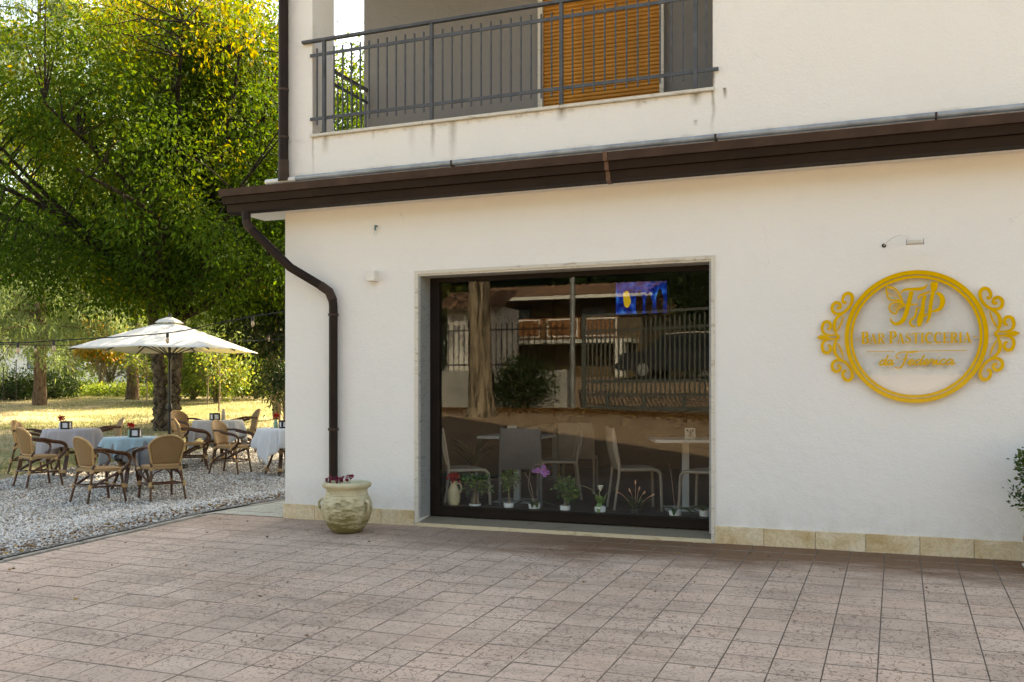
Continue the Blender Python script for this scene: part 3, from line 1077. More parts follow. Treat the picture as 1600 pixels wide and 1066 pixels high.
SCROLL = [
    ([(0.5114, 0.2981), (0.5177, 0.2821), (0.5333, 0.292), (0.5349, 0.3199), (0.5177, 0.352), (0.4854, 0.3585), (0.4626, 0.3297), (0.4689, 0.2787), (0.5012, 0.2294), (0.5404, 0.2011), (0.5833, 0.1962)], [0.0131, 0.0169, 0.0206, 0.0225, 0.0244, 0.0262, 0.0262, 0.0244, 0.0225, 0.0225, 0.0225]),
    ([(0.5833, 0.1962), (0.6113, 0.2196), (0.6144, 0.263), (0.5872, 0.2883), (0.5599, 0.2789), (0.5521, 0.2513), (0.5693, 0.2385), (0.5771, 0.2521)], [0.0225, 0.0244, 0.0244, 0.0244, 0.0225, 0.0206, 0.0187, 0.0131]),
    ([(0.5325, 0.1979), (0.5794, 0.1659), (0.6005, 0.1131), (0.595, 0.0654), (0.5818, 0.0292)], [0.0094, 0.0225, 0.0262, 0.0225, 0.0131]),
    ([(0.5302, 0.1822), (0.5427, 0.1321), (0.5638, 0.0836), (0.5872, 0.0526)], [0.0075, 0.015, 0.0131, 0.0075]),
    ([(0.5599, 0.0097), (0.595, 0.0341)], [0.0225, 0.0187]),
    ([(0.5818, 0.0292), (0.63, 0.0246), (0.6764, 0.0391), (0.6934, 0.0802), (0.6802, 0.1273), (0.647, 0.1352), (0.6284, 0.1097), (0.6346, 0.08), (0.6532, 0.0761)], [0.0112, 0.015, 0.0206, 0.0244, 0.0244, 0.0244, 0.0225, 0.0206, 0.0131]),
]
# ------------------------------------------------------------------ the gold sign on the wall
def gold_mat():
    m, nt, p = _new('gold_acrylic')
    v = coords(nt, True)
    L(nt, ramp(nt, noise(nt, v, 5, 3), [(.3, (.66, .37, .003)), (.7, (.74, .43, .005))]), p.inputs['Base Color'])
    p.inputs['Roughness'].default_value = .14
    p.inputs['Specular IOR Level'].default_value = .4
    return m
M_GOLD = gold_mat()
def acrylic_mat():
    m, nt, p = _new('clear_acrylic')
    nt.nodes.remove(p)
    fz = N(nt, 'Fresnel', IOR=1.49)
    bf = nt.nodes.new('ShaderNodeNewGeometry').outputs['Backfacing']
    L(nt, math_(nt, 'POWER', 1.49, math_(nt, 'MULTIPLY_ADD', bf, -2.0)), fz.inputs['IOR'])
    nt.nodes[-2].inputs[2].default_value = 1.0
    g = N(nt, 'BsdfGlossy', Roughness=0.02)
    t = nt.nodes.new('ShaderNodeBsdfTransparent')
    t.inputs['Color'].default_value = (1, 1, 1, 1)
    mx = nt.nodes.new('ShaderNodeMixShader')
    L(nt, fz.outputs[0], mx.inputs[0])
    L(nt, t.outputs[0], mx.inputs[1])
    L(nt, g.outputs[0], mx.inputs[2])
    L(nt, mx.outputs[0], nt.nodes['Material Output'].inputs[0])
    return m
SIGN = empty('shop_sign', (.127, 0, 1.715), label='round gold sign reading BAR PASTICCERIA da Federica with scrolls on white wall', cat='sign')
disc = MB()
disc.lathe([(.0, 0), (.485, 0), (.485, .005), (0, .005)], 96, caps=False)
disc.V = [(x, -.034 + z, y) for x, y, z in disc.V]
disc.build('clear_panel', acrylic_mat(), SIGN, True)
def ring(r0, r1, y0, y1, name):
    m_ = MB()
    m_.lathe([(r0, 0), (r1, 0), (r1, y1 - y0), (r0, y1 - y0), (r0, 0)], 128, caps=False)
    m_.V = [(x, y0 + z, y) for x, y, z in m_.V]
    m_.build(name, M_GOLD, SIGN, True)
ring(.487, .520, -.046, -.022, 'outer_ring')
ring(.458, .479, -.044, -.0345, 'inner_ring')
for k in range(4):
    a = R(45 + 90 * k)
    m_ = MB()
    m_.tube([(.5 * math.cos(a), -.021, .5 * math.sin(a)), (.5 * math.cos(a), -.001, .5 * math.sin(a))], .008, 8)
    m_.build('standoff', M_ZINC, SIGN)
_k = [0]
def yfront():
    _k[0] = (_k[0] + 1) % 12
    return -.0405 - .0004 * _k[0]
def stroke(mb, pts, ws, n=5, closed=False):
    P_ = cat_rom([(p[0], p[1], w) for p, w in zip(pts, ws)], n)
    mb.ribbon([(p[0], p[1]) for p in P_], [max(.0012, p[2]) for p in P_], yfront(), -.0345, closed)
for nm, ids in (('monogram_letter', (0, 1, 2)), ('butterfly_wing', (3, 4, 5, 6, 7, 8)), ('guitar_letter', (9, 10, 11, 12, 13, 14, 15))):
    m_ = MB()
    for i in ids:
        stroke(m_, *MONO[i])
    m_.build(nm, M_GOLD, SIGN)
for sx in (1, -1):
    m_ = MB()
    for up_ in (1, -1):
        for pts, ws in SCROLL:
            stroke(m_, [(sx * (x - .0), .010 + up_ * (z - .010)) for x, z in pts], ws)
    yf = -.046
    loz = [(.625, .010), (.6995, .031), (.738, .010), (.6995, -.011)]
    vv_ = [(sx * x, y, z) for y in (yf, -.034) for x, z in loz]
    m_.add(vv_, [(0, 1, 2, 3), (7, 6, 5, 4), (0, 4, 5, 1), (1, 5, 6, 2), (2, 6, 7, 3), (3, 7, 4, 0)])
    o = m_.build('scroll_ornament', M_GOLD, SIGN)
    o.location.y = .012
# serif capitals, unit height
def arc(cx, cy, rx, ry, a0, a1, n=9):
    return [(cx + rx * math.cos(R(a0 + (a1 - a0) * i / (n - 1))), cy + ry * math.sin(R(a0 + (a1 - a0) * i / (n - 1)))) for i in range(n)]
TK, TN = .18, .085
def serif(x, y, w=.34):
    return ([(x - w / 2, y), (x + w / 2, y)], [.055, .055])
def bowl(x0, cy, rx, ry):
    a = arc(x0, cy, rx, ry, 90, -90, 11)
    return (a, [TN + (TK - TN) * max(0, math.sin(math.pi * i / 10)) for i in range(11)])
def glyph(ch):
    st = lambda x: ([(x, 0.02), (x, .98)], [TK, TK])
    if ch == 'I':
        return [st(.2), serif(.2, .03), serif(.2, .97)], .40
    if ch == 'T':
        return [st(.4), serif(.4, .03), ([(.02, .955), (.78, .955)], [.085, .085]), ([(.05, .98), (.03, .74)], [.08, .03]), ([(.75, .98), (.77, .74)], [.08, .03])], .80
    if ch == 'E':
        return [st(.17), ([(.03, .035), (.62, .035)], [.07, .07]), ([(.03, .965), (.60, .965)], [.07, .07]), ([(.17, .51), (.47, .51)], [.07, .07]),
                ([(.60, .0), (.64, .26)], [.09, .02]), ([(.58, 1.0), (.60, .76)], [.09, .02]), ([(.46, .40), (.46, .62)], [.05, .05])], .68
    if ch == 'P':
        return [st(.17), serif(.17, .03), ([(.02, .965), (.36, .965)], [.07, .07]), bowl(.34, .72, .27, .245), ([(.17, .475), (.36, .475)], [.07, .07])], .64
    if ch == 'B':
        return [st(.17), ([(.02, .965), (.36, .965)], [.07, .07]), bowl(.34, .74, .22, .225), ([(.17, .515), (.38, .515)], [.07, .07]), bowl(.36, .275, .27, .24), ([(.02, .035), (.38, .035)], [.07, .07])], .68
    if ch == 'R':
        return [st(.17), serif(.17, .03), ([(.02, .965), (.36, .965)], [.07, .07]), bowl(.34, .735, .25, .23), ([(.17, .505), (.36, .505)], [.07, .07]), ([(.36, .5), (.52, .22), (.70, .02)], [.12, .16, .15]), ([(.62, .03), (.82, .03)], [.05, .05])], .76
    if ch == 'A':
        return [([(.12, .02), (.40, .98)], [TN, TN]), ([(.40, .98), (.68, .02)], [.13, .19]), ([(.2, .32), (.6, .32)], [.07, .07]), serif(.12, .03, .26), serif(.68, .03, .34)], .82
    if ch == 'C':
        a = arc(.46, .5, .37, .47, 42, 318, 17)
        return [(a, [TN + .11 * max(0, math.sin(math.pi * i / 16)) ** 1.0 for i in range(17)]), ([(.74, .98), (.755, .70)], [.05, .06]), ([(.76, .20), (.775, .10)], [.05, .02])], .84
    if ch == 'S':
        p_ = [(.53, .80), (.42, .93), (.26, .95), (.12, .83), (.13, .68), (.28, .56), (.45, .45), (.54, .30), (.48, .12), (.30, .05), (.14, .10), (.07, .24)]
        return [(p_, [.06, .07, .08, .11, .14, .17, .17, .14, .11, .08, .07, .05]), ([(.56, .98), (.55, .72)], [.04, .06]), ([(.05, .28), (.05, .02)], [.06, .04])], .62
x = -.394
z0 = -.0505
words = [('B', .098, 0), ('A', .083, 0), ('R', .083, .030), ('P', .098, 0)] + [(c_, .083, 0) for c_ in 'ASTICCERIA']
total = sum(glyph(c_)[1] * h_ + g_ for c_, h_, g_ in words)
kx = (.401 + .394 - .006 * 13) / total
for c_, h_, g_ in words:
    gl, wd = glyph(c_)
    m_ = MB()
    for pts, ws in gl:
        m_.ribbon([(x + px * h_ * kx, z0 + pz * h_) for px, pz in pts], [w_ * h_ * 1.0 for w_ in ws], yfront(), -.0345)
    m_.build('letter', M_GOLD, SIGN)
    x += (wd * h_ + g_) * kx + .006
    z0 -= .0004
for pts in ([(-.356, -.1135), (-.146, -.1135)], [(-.03, -.1135), (.370, -.1135)]):
    m_ = MB()
    m_.ribbon(pts, .0055, -.041, -.0345)
    m_.build('rule', M_GOLD, SIGN)
for pts in ([(-.449, -.012), (-.420, -.011), (-.413, -.006)], [(.455, -.012), (.425, -.011), (.417, -.006)]):
    m_ = MB()
    m_.ribbon(pts, [.003, .006, .014], -.041, -.0345)
    m_.build('flourish', M_GOLD, SIGN)
# script letters, x-height 1, sheared
SCRIPT = {
    'd': ([[(.75, .85), (.5, 1), (.18, .75), (.05, .35), (.25, .02), (.55, .2), (.80, .8)], [(1.0, 1.95), (.85, 1.1), (.74, .3), (.85, .02), (1.15, .3)]], 1.02),
    'a': ([[(.75, .85), (.5, 1), (.18, .75), (.05, .35), (.25, .02), (.55, .2), (.80, .9)], [(.82, .95), (.74, .3), (.85, .02), (1.15, .35)]], 1.02),
    'e': ([[(-.05, .25), (.35, .45), (.62, .75), (.5, 1), (.2, .8), (.1, .35), (.3, .02), (.6, .08), (.9, .4)]], .80),
    'r': ([[(-.05, .3), (.15, .8), (.2, 1.05), (.35, .85), (.55, .85), (.45, .3), (.55, .02), (.85, .35)]], .72),
    'i': ([[(-.05, .3), (.2, .95), (.16, .3), (.28, .02), (.6, .35)], [(.27, 1.4), (.29, 1.55)]], .52),
    'c': ([[(.62, .8), (.45, 1), (.18, .75), (.06, .35), (.25, .02), (.55, .1), (.85, .4)]], .75),
}
def script(word, x, z, h, end):
    tot = sum(SCRIPT[c_][1] for c_ in word)
    kx = (end - x) / (tot * h)
    for c_ in word:
        m_ = MB()
        for pl in SCRIPT[c_][0]:
            q = cat_rom([(p_[0], p_[1]) for p_ in pl], 5)
            m_.ribbon([(x + (px * kx + .22 * pz) * h, z + pz * h) for px, pz in q], .0122, yfront(), -.0345)
        m_.build('letter', M_GOLD, SIGN)
        x += SCRIPT[c_][1] * h * kx
script('da', -.262, -.220, .040, -.158)
script('ederica', -.055, -.2205, .040, .278)
m_ = MB()
stroke(m_, [(.030, -.117), (-.02, -.122), (-.07, -.118), (-.115, -.125), (-.137, -.150), (-.125, -.172), (-.108, -.168)], [.003, .012, .010, .009, .009, .009, .005])
stroke(m_, [(-.052, -.122), (-.066, -.165), (-.083, -.215), (-.105, -.243), (-.135, -.243), (-.143, -.232)], [.008, .014, .014, .012, .009, .004])
stroke(m_, [(-.10, -.178), (-.07, -.174), (-.038, -.170)], [.004, .009, .004])
m_.build('letter', M_GOLD, SIGN)

# ------------------------------------------------------------------ small fittings on the wall
t = empty('wall_lamp', (-4.742, 0, 2.41), label='small white cube wall lamp left of the shop window', cat='lamp')
m_ = MB()
m_.box(-.045, .045, -.085, -.001, -.05, .05)
m_.build('housing', M_WHITEP, t, bevel=.004)
m_ = MB()
m_.box(-.035, .035, -.075, -.02, -.054, -.0505)
m_.build('diffuser', mat('frosted_glass', (.6, .58, .52), .3), t)
t = empty('cable_hook', (-4.714, 0, 2.90), label='tiny blue-green cable hook under the eave', cat='hook')
m_ = MB()
m_.tube([(0, .0, 0), (0, -.03, 0), (0, -.034, -.045)], .009, 8)
m_.build('hook', mat('teal_plastic', (.02, .12, .15), .4), t, True)
m_ = MB()
m_.tube(cat_rom([(0, -.03, -.045), (-.012, -.028, -.07), (0, -.025, -.09), (.012, -.02, -.07), (.004, -.01, -.03)], 4), .0014, 5)
m_.build('wire', M_ZINC, t, True)
t = empty('sign_spotlight', (-.099, 0, 2.447), label='small floodlight on a thin curved arm above the gold sign', cat='lamp')
m_ = MB()
m_.tube([(0, -.001, 0), (0, -.004, 0)], .017, 14)
m_.build('cable_hole', M_DARK, t, True)
m_ = MB()
m_.tube(cat_rom([(0, -.003, 0), (.03, -.05, .025), (.08, -.11, .05), (.13, -.16, .052), (.175, -.19, .025), (.185, -.19, .008)], 5), .0035, 8)
m_.build('arm', M_WHITEP, t, True)
m_ = MB()
m_.box(.165, .285, -.225, -.165, -.030, .005)
m_.build('lamp_head', M_WHITEP, t, bevel=.006)
m_ = MB()
m_.box(.175, .275, -.229, -.2255, -.024, -.001)
m_.build('lens', mat('frosted_glass', (.6, .58, .52), .3), t)
for xx in (.162, .285):
    m_ = MB()
    m_.box(xx, xx + .004, -.228, -.168, -.033, .008)
    m_.build('end_cap', M_ZINC, t)

# ------------------------------------------------------------------ foliage helper: clumps of leaves round given points
def clump(C, n, spread, ln, wd, rng, droop=.4, out=None, varc=None, vs=.18):
    """n leaves round each of the points C"""
    C = np.asarray(C, float)
    m = len(C)
    off = rng.normal(size=(m, n, 3)) * np.asarray(spread).reshape(1, 1, -1)
    P_ = (C[:, None] + off).reshape(-1, 3)
    D_ = unit(off.reshape(-1, 3)) + rng.normal(size=(m * n, 3)) * .6
    D_[:, 2] -= droop
    D_ = unit(D_)
    v_ = (np.full(m, .5) if varc is None else np.asarray(varc))
    v_ = np.clip(np.repeat(v_, n) + rng.normal(0, vs, m * n), 0, 1)
    k = .65 + .7 * rng.random(m * n)
    return leaf_arrays(P_, D_, ln * k, wd * k, rng, v_)
def merge(parts):
    V_, F_, A_ = [], [], []
    o_ = 0
    for v_, f_, a_ in parts:
        V_.append(v_)
        F_.append(f_ + o_)
        A_.append(a_)
        o_ += len(v_)
    return np.concatenate(V_), np.concatenate(F_), np.concatenate(A_)

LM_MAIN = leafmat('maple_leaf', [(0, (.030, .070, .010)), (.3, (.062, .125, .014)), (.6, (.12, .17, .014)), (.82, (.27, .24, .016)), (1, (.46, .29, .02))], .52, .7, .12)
LM_DARK = leafmat('dark_leaf', [(0, (.008, .020, .007)), (.5, (.019, .045, .012)), (1, (.045, .085, .018))], .28)
LM_BRIGHT = leafmat('bright_leaf', [(0, (.07, .13, .032)), (.5, (.15, .225, .05)), (.85, (.27, .31, .075)), (1, (.42, .32, .07))], .48)
LM_OLIVE = leafmat('olive_leaf', [(0, (.14, .17, .10)), (.6, (.27, .30, .19)), (1, (.38, .40, .28))], .4)
LM_YEL = leafmat('yellowing_leaf', [(0, (.08, .13, .02)), (.4, (.22, .22, .03)), (.75, (.50, .28, .03)), (1, (.55, .16, .02))], .45)
LM_CEDAR = leafmat('cedar_needle', [(0, (.10, .16, .085)), (.5, (.21, .30, .15)), (1, (.36, .45, .25))], .45)
LM_HOUSE = leafmat('house_plant_leaf', [(0, (.020, .055, .012)), (.5, (.05, .13, .025)), (1, (.14, .25, .05))], .3, .35)
LM_BOX = leafmat('boxwood_leaf', [(0, (.02, .05, .012)), (.6, (.05, .10, .02)), (1, (.12, .17, .03))], .3)
M_BARK = None
def bark(name, a, b_, sc=6.0, zs=.25):
    m, nt, p = _new(name)
    v = coords(nt, True)
    mp = nt.nodes.new('ShaderNodeMapping')
    mp.inputs['Scale'].default_value = (1, 1, zs)
    L(nt, v, mp.inputs[0])
    n1 = noise(nt, mp.outputs[0], sc * 3, 6, .7, .5)
    L(nt, ramp(nt, n1, [(.40, a), (.60, b_)]), p.inputs['Base Color'])
    p.inputs['Roughness'].default_value = .95
    p.inputs['Specular IOR Level'].default_value = .1
    bumpn(nt, p, n1, 1.0, .05)
    return m
BK_MAIN = bark('burled_bark', (.035, .026, .018), (.19, .15, .105), 3, .8)
BK_LIMB = bark('dark_limb_bark', (.014, .011, .008), (.05, .04, .028), 4, .5)
BK_PINE = bark('pine_bark', (.10, .065, .045), (.27, .19, .14), 5, .22)
BK_THIN = bark('sapling_bark', (.16, .12, .085), (.34, .28, .21), 8)

# ------------------------------------------------------------------ terracotta jar by the downpipe
def clay_mat():
    m, nt, p = _new('mossy_clay')
    v = coords(nt, False)
    sp = nt.nodes.new('ShaderNodeSeparateXYZ')
    L(nt, v, sp.inputs[0])
    n1 = noise(nt, v, 7, 6, .7)
    cc = ramp(nt, n1, [(.3, (.42, .36, .22)), (.5, (.56, .50, .33)), (.72, (.66, .60, .43))])
    mp = nt.nodes.new('ShaderNodeMapping')
    mp.inputs['Scale'].default_value = (1, 1, 3.5)
    L(nt, v, mp.inputs[0])
    g = math_(nt, 'SUBTRACT', noise(nt, mp.outputs[0], 7, 6, .72), math_(nt, 'MULTIPLY', sp.outputs[2], .75))
    cc = mixc(nt, ramp(nt, g, [(.27, (0, 0, 0)), (.46, (1, 1, 1))]), cc, (.19, .16, .055))
    L(nt, cc, p.inputs['Base Color'])
    p.inputs['Roughness'].default_value = .9
    wv = N(nt, 'TexNoise', Scale=30.0, Detail=3.0)
    mp2 = nt.nodes.new('ShaderNodeMapping')
    mp2.inputs['Scale'].default_value = (.15, .15, 2.2)
    L(nt, v, mp2.inputs[0])
    L(nt, mp2.outputs[0], wv.inputs['Vector'])
    bumpn(nt, p, wv.outputs[0], .35, .006)
    return m
M_CLAY = clay_mat()
px, py = -4.745, -.50
t = empty('terracotta_jar', (px, py, KS * py + .001), label='weathered terracotta jar planted with magenta flowers beside the downpipe', cat='plant pot')
m_ = MB()
prof = [(.115, 0), (.14, .012), (.178, .06), (.212, .125), (.232, .195), (.235, .235), (.225, .285), (.207, .325), (.194, .345), (.198, .35), (.194, .357), (.189, .385), (.196, .405), (.214, .415), (.226, .43), (.228, .445), (.218, .462), (.203, .466), (.192, .455), (.184, .42), (.18, .37)]
m_.lathe(prof, 56, caps=False)
m_.add([(0, 0, 0)], [])
m_.build('jar_body', M_CLAY, t, True, ang=60)
m_ = MB()
m_.lathe([(.0, .365), (.10, .372), (.183, .366)], 32, caps=False)
m_.build('soil', M_SOIL, t, True)
for sx in (1, -1):
    m_ = MB()
    a0 = R(-12) if sx > 0 else R(192)
    hp = [(.222, .292), (.252, .298), (.272, .268), (.262, .218), (.228, .19)]
    m_.tube([(r_ * math.cos(a0), r_ * math.sin(a0), z_) for r_, z_ in cat_rom(hp, 5)], .0125, 8)
    m_.build('jar_handle', M_CLAY, t, True)
m_ = MB()
ea = R(-78)
ex = Vector((math.cos(ea), math.sin(ea), 0))
et = Vector((-math.sin(ea), math.cos(ea), 0))
for (cx_, cz_, rr) in ((-.012, .012, .012), (.013, .012, .012), (-.012, -.012, .012), (.013, -.012, .012), (0, 0, .033)):
    pp = [ex * (.237 - abs(cz_ + rr * math.sin(a_)) * .1) + et * (cx_ + rr * math.cos(a_)) + Vector((0, 0, .262 + cz_ + rr * math.sin(a_))) for a_ in np.linspace(0, 6.283, 17)]
    m_.tube(pp, .0035, 6)
m_.build('emblem', M_CLAY, t, True)
fl = []
rf = np.random.default_rng(3)
base = [(-.14, -.03), (-.10, -.09), (-.07, .02), (-.12, .05), (-.03, -.05), (.03, .0), (.05, -.06)]
stems = MB()
tips = []
for (bx_, by_) in base:
    h_ = .435 + .055 * rf.random()
    tip = (bx_ * 1.08 + rf.normal(0, .012), by_ * 1.08 + rf.normal(0, .012), h_ + .03)
    stems.tube([(bx_ * .8, by_ * .8, .365), ((bx_ + tip[0]) / 2, (by_ + tip[1]) / 2, h_ - .02), tip], .0025, 5)
    tips.append(tip)
stems.build('stems', mat('green_stem', (.06, .12, .03), .6), t, True)
v_, f_, a_ = clump([(x_ * .9, y_ * .9, .39) for x_, y_ in base], 9, (.022, .022, .014), .028, .016, rf, 0)
np_mesh('leaves', v_, f_, LM_HOUSE, t, a_)
LM_MAG = leafmat('magenta_petal', [(0, (.10, .006, .03)), (.6, (.22, .012, .05)), (1, (.36, .03, .09))], .3)
for tip in tips:
    v_, f_, a_ = clump([tip], 18, (.011, .011, .008), .026, .022, rf, -.1)
    np_mesh('flower', v_, f_, LM_MAG, t, a_)

# painted ceramic pot at the right
def majolica():
    m, nt, p = _new('painted_ceramic')
    v = coords(nt, False)
    vo = N(nt, 'TexVoronoi', Scale=14.0)
    L(nt, v, vo.inputs['Vector'])
    cc = ramp(nt, vo.outputs['Color'], [(0, (.55, .50, .40)), (.35, (.45, .08, .03)), (.5, (.60, .55, .45)), (.65, (.5, .28, .05)), (.8, (.05, .10, .28)), (.9, (.6, .55, .46))])
    nt.nodes[-1].color_ramp.interpolation = 'CONSTANT'
    L(nt, cc, p.inputs['Base Color'])
    p.inputs['Roughness'].default_value = .2
    return m
px, py = 1.02, -.34
t = empty('painted_ceramic_pot', (px, py, KS * py + .001), label='colourful painted ceramic pot standing on a saucer at the right edge', cat='plant pot')
m_ = MB()
m_.lathe([(.10, .035), (.125, .05), (.155, .13), (.172, .22), (.165, .30), (.15, .345), (.165, .37), (.17, .39), (.15, .39), (.14, .33)], 40, caps=False)
m_.build('pot_body', majolica(), t, True)
m_ = MB()
m_.lathe([(.10, 0), (.165, .015), (.18, .035), (.17, .035), (.10, .02)], 40)
m_.build('saucer', M_WHITEP, t, True)
m_ = MB()
m_.lathe([(0, .35), (.14, .35)], 24, caps=False)
m_.build('soil', M_SOIL, t)
t2 = empty('boxwood_shrub', (px, py, KS * py + .36), label='small upright boxwood shrub growing in the painted pot', cat='shrub')
cc_ = []
for k in range(210):
    z_ = .10 + .42 * rf.random()
    r_ = (.23 if z_ < .4 else .17) * math.sqrt(rf.random()) * (.55 + .6 * rf.random())
    a0 = 6.28 * rf.random()
    cc_.append((r_ * math.cos(a0), r_ * math.sin(a0), z_))
v_, f_, a_ = clump(cc_, 34, (.028, .028, .028), .032, .016, rf, -.3, varc=.2 + .7 * rf.random(len(cc_)))
np_mesh('foliage', v_, f_, LM_BOX, t2, a_)
m_ = MB()
for k in range(6):
    a0 = k * 1.05
    m_.tube([(.01 * math.cos(a0), .01 * math.sin(a0), -.01), (.05 * math.cos(a0), .05 * math.sin(a0), .3), (.09 * math.cos(a0), .09 * math.sin(a0), .45)], [.008, .006, .003], 5)
m_.build('stem', BK_THIN, t2, True)
# ------------------------------------------------------------------ inside the shop: chairs, tables, screen, plants on the ledge
def face(fx, fy):
    return math.atan2(-fx, fy)
M_TAUPE = mat('taupe_woven_plastic', (.40, .33, .26), .5, .12, 10, .4, 160, .002)
M_SLATE = mat('slate_woven_plastic', (.085, .09, .10), .5, .12, 10, .4, 160, .002)
M_WTOP = mat('white_laminate', (.75, .74, .71), .35, .04)
def cafe_chair(loc, f, label, mt):
    t = empty('cafe_chair', loc, face(*f), label, 'chair', 'indoor cafe chairs')
    w = .215
    nb = 8
    g = MB()
    P_ = []
    for i in range(nb + 1):
        k = i / nb
        z_ = .44 + .43 * k
        y_ = -.20 - .075 * k - .02 * math.sin(k * math.pi)
        for j in range(7):
            s_ = -1 + j / 3
            P_.append((s_ * (w - .012 * k), y_ - .022 * (1 - s_ * s_), z_))
    P2 = [(x_, y_ - .016, z_) for x_, y_, z_ in P_]
    F_ = []
    m = 7
    for i in range(nb):
        for j in range(m - 1):
            a_ = i * m + j
            F_.append((a_, a_ + 1, a_ + m + 1, a_ + m))
            o_ = len(P_)
            F_.append((o_ + a_ + m, o_ + a_ + m + 1, o_ + a_ + 1, o_ + a_))
    for i in range(nb):
        for j in (0, m - 1):
            a_ = i * m + j
            F_.append((a_, a_ + m, len(P_) + a_ + m, len(P_) + a_))
    for j in range(m - 1):
        for i in (0, nb):
            a_ = i * m + j
            F_.append((a_, a_ + 1, len(P_) + a_ + 1, len(P_) + a_))
    g.add(P_ + P2, F_)
    g.build('backrest', mt, t, True)
    g = MB()
    g.box(-w + .004, w - .004, -.21, .20, .425, .448)
    g.build('seat', mt, t, bevel=.008)
    for sx in (-1, 1):
        g = MB()
        g.tube(cat_rom([(sx * (w + .004), .235, 0), (sx * (w + .002), .222, .34), (sx * w, .205, .41), (sx * w, .14, .436), (sx * w, -.05, .437), (sx * w, -.21, .437)], 4), [.016] * 21, 8)
        g.build('leg', mt, t, True)
        g = MB()
        g.tube(cat_rom([(sx * (w + .004), -.27, 0), (sx * w, -.215, .42), (sx * (w - .003), -.235, .62), (sx * (w - .014), -.275, .875)], 4), .015, 8)
        g.build('leg', mt, t, True)
    return t
FZ = .031
cafe_chair((-2.59, 1.79, FZ), (.90, .43), 'taupe indoor chair in side view, third from right behind the shop glass', M_TAUPE)
cafe_chair((-4.27, 1.03, FZ), (.75, .66), 'taupe indoor chair nearest the left end of the shop window', M_TAUPE)
cafe_chair((-3.78, 1.45, FZ), (-.37, .93), 'slate grey indoor chair with its back to the glass', M_SLATE)
cafe_chair((-3.72, 2.5, FZ), (-.93, -.37), 'taupe indoor chair facing left just right of the slate chair', M_TAUPE)
cafe_chair((-3.72, 3.3, FZ), (-.2, .98), 'taupe indoor chair farthest back behind the shop glass', M_TAUPE)
cafe_chair((-1.80, 1.72, FZ), (-.93, .2), 'taupe indoor chair cut by the right edge of the shop window', M_TAUPE)
def cafe_table(loc, label, w=.72, rz=.05):
    t = empty('cafe_table', loc, rz, label, 'table', 'indoor white cafe tables')
    g = MB()
    g.box(-w / 2, w / 2, -w / 2, w / 2, .725, .755)
    g.build('table_top', M_WTOP, t, bevel=.004)
    g = MB()
    g.box(-.035, .035, -.035, .035, .012, .724)
    g.build('column', M_WTOP, t, bevel=.004)
    g = MB()
    g.box(-.22, .22, -.22, .22, 0, .011)
    g.build('base_plate', M_WTOP, t)
    return t
cafe_table((-4.05, 2.05, FZ), 'white indoor table in front of the slate chair')
cafe_table((-2.10, 2.0, FZ), 'white indoor table at the right end of the shop window', rz=.35)
cafe_table((-4.62, 5.0, FZ), 'white indoor table farthest back in the shop')
def menu_card(loc, rz, label, icon=False):
    t = empty('menu_card', loc, rz, label, 'menu card')
    g = MB()
    g.add([(-.055, -.03, 0), (.055, -.03, 0), (.055, .03, 0), (-.055, .03, 0), (-.055, 0, .115), (.055, 0, .115)], [(0, 3, 2, 1), (0, 1, 5, 4), (2, 3, 4, 5), (0, 4, 3), (1, 2, 5)])
    g.build('card', mat('cream_card', (.62, .58, .48), .6, .08), t)
    if icon:
        g = MB()
        pl = lambda x_, z_: (x_, -.03 + z_ / .115 * .03 - .002, z_)
        for p_, q_, w_ in (((-.03, .015), (.028, .09), .006), ((.03, .015), (-.028, .09), .006)):
            g.bar(pl(*p_), pl(*q_), w_, .001, up=(0, 1, .25))
        g.bar(pl(0, .012), pl(0, .10), .009, .001, up=(0, 1, .25))
        for x_ in (-.031, .031):
            g.bar(pl(x_, .078), pl(x_ * .8, .098), .018, .001, up=(0, 1, .25))
        g.build('cutlery_print', mat('brown_print', (.05, .04, .03), .7), t)
    return t
menu_card((-4.02, 1.82, FZ + .757), .35, 'small cream menu card on the left indoor table')
menu_card((-2.03, 1.90, FZ + .757), .3, 'cream menu card with crossed cutlery print on the right indoor table', True)
menu_card((-4.45, 4.8, FZ + .757), .3, 'small cream menu card on the farthest indoor table')
# wall screen showing a blue stage picture
tv = empty('television', (-3.88, 7.12, 2.82), label='lit television with a blue cloud picture hanging inside the shop', cat='television')
g = MB()
g.box(-.45, .45, -.0, .06, -.285, .285)
g.build('casing', M_DARK, tv)
def screen_mat():
    m, nt, p = _new('screen_picture')
    v = coords(nt, False)
    n1 = noise(nt, v, 6, 5, .6)
    cc = ramp(nt, n1, [(.38, (.0, .003, .10)), (.52, (.0, .03, .36)), (.62, (.01, .13, .66)), (.75, (.15, .42, .85))])
    e = nt.nodes.new('ShaderNodeEmission')
    L(nt, cc, e.inputs[0])
    e.inputs[1].default_value = .16
    nt.nodes.remove(p)
    L(nt, e.outputs[0], nt.nodes['Material Output'].inputs[0])
    return m
g = MB()
g.box(-.425, .425, -.004, -.001, -.26, .26)
g.build('screen', screen_mat(), tv)
def emis(name, c, k):
    m, nt, p = _new(name)
    nt.nodes.remove(p)
    e = nt.nodes.new('ShaderNodeEmission')
    e.inputs[0].default_value = c4(c)
    e.inputs[1].default_value = k
    L(nt, e.outputs[0], nt.nodes['Material Output'].inputs[0])
    return m
def blob(pts, nm, mt, yy):
    g = MB()
    q = cat_rom(pts, 4, True)
    n = len(q)
    g.add([(x_, yy, z_) for x_, z_ in q] + [(x_, yy + .001, z_) for x_, z_ in q], [tuple(range(n)), tuple(reversed(range(n, 2 * n)))] + [(i, (i + 1) % n, n + (i + 1) % n, n + i) for i in range(n)])
    g.build(nm, mt, tv)
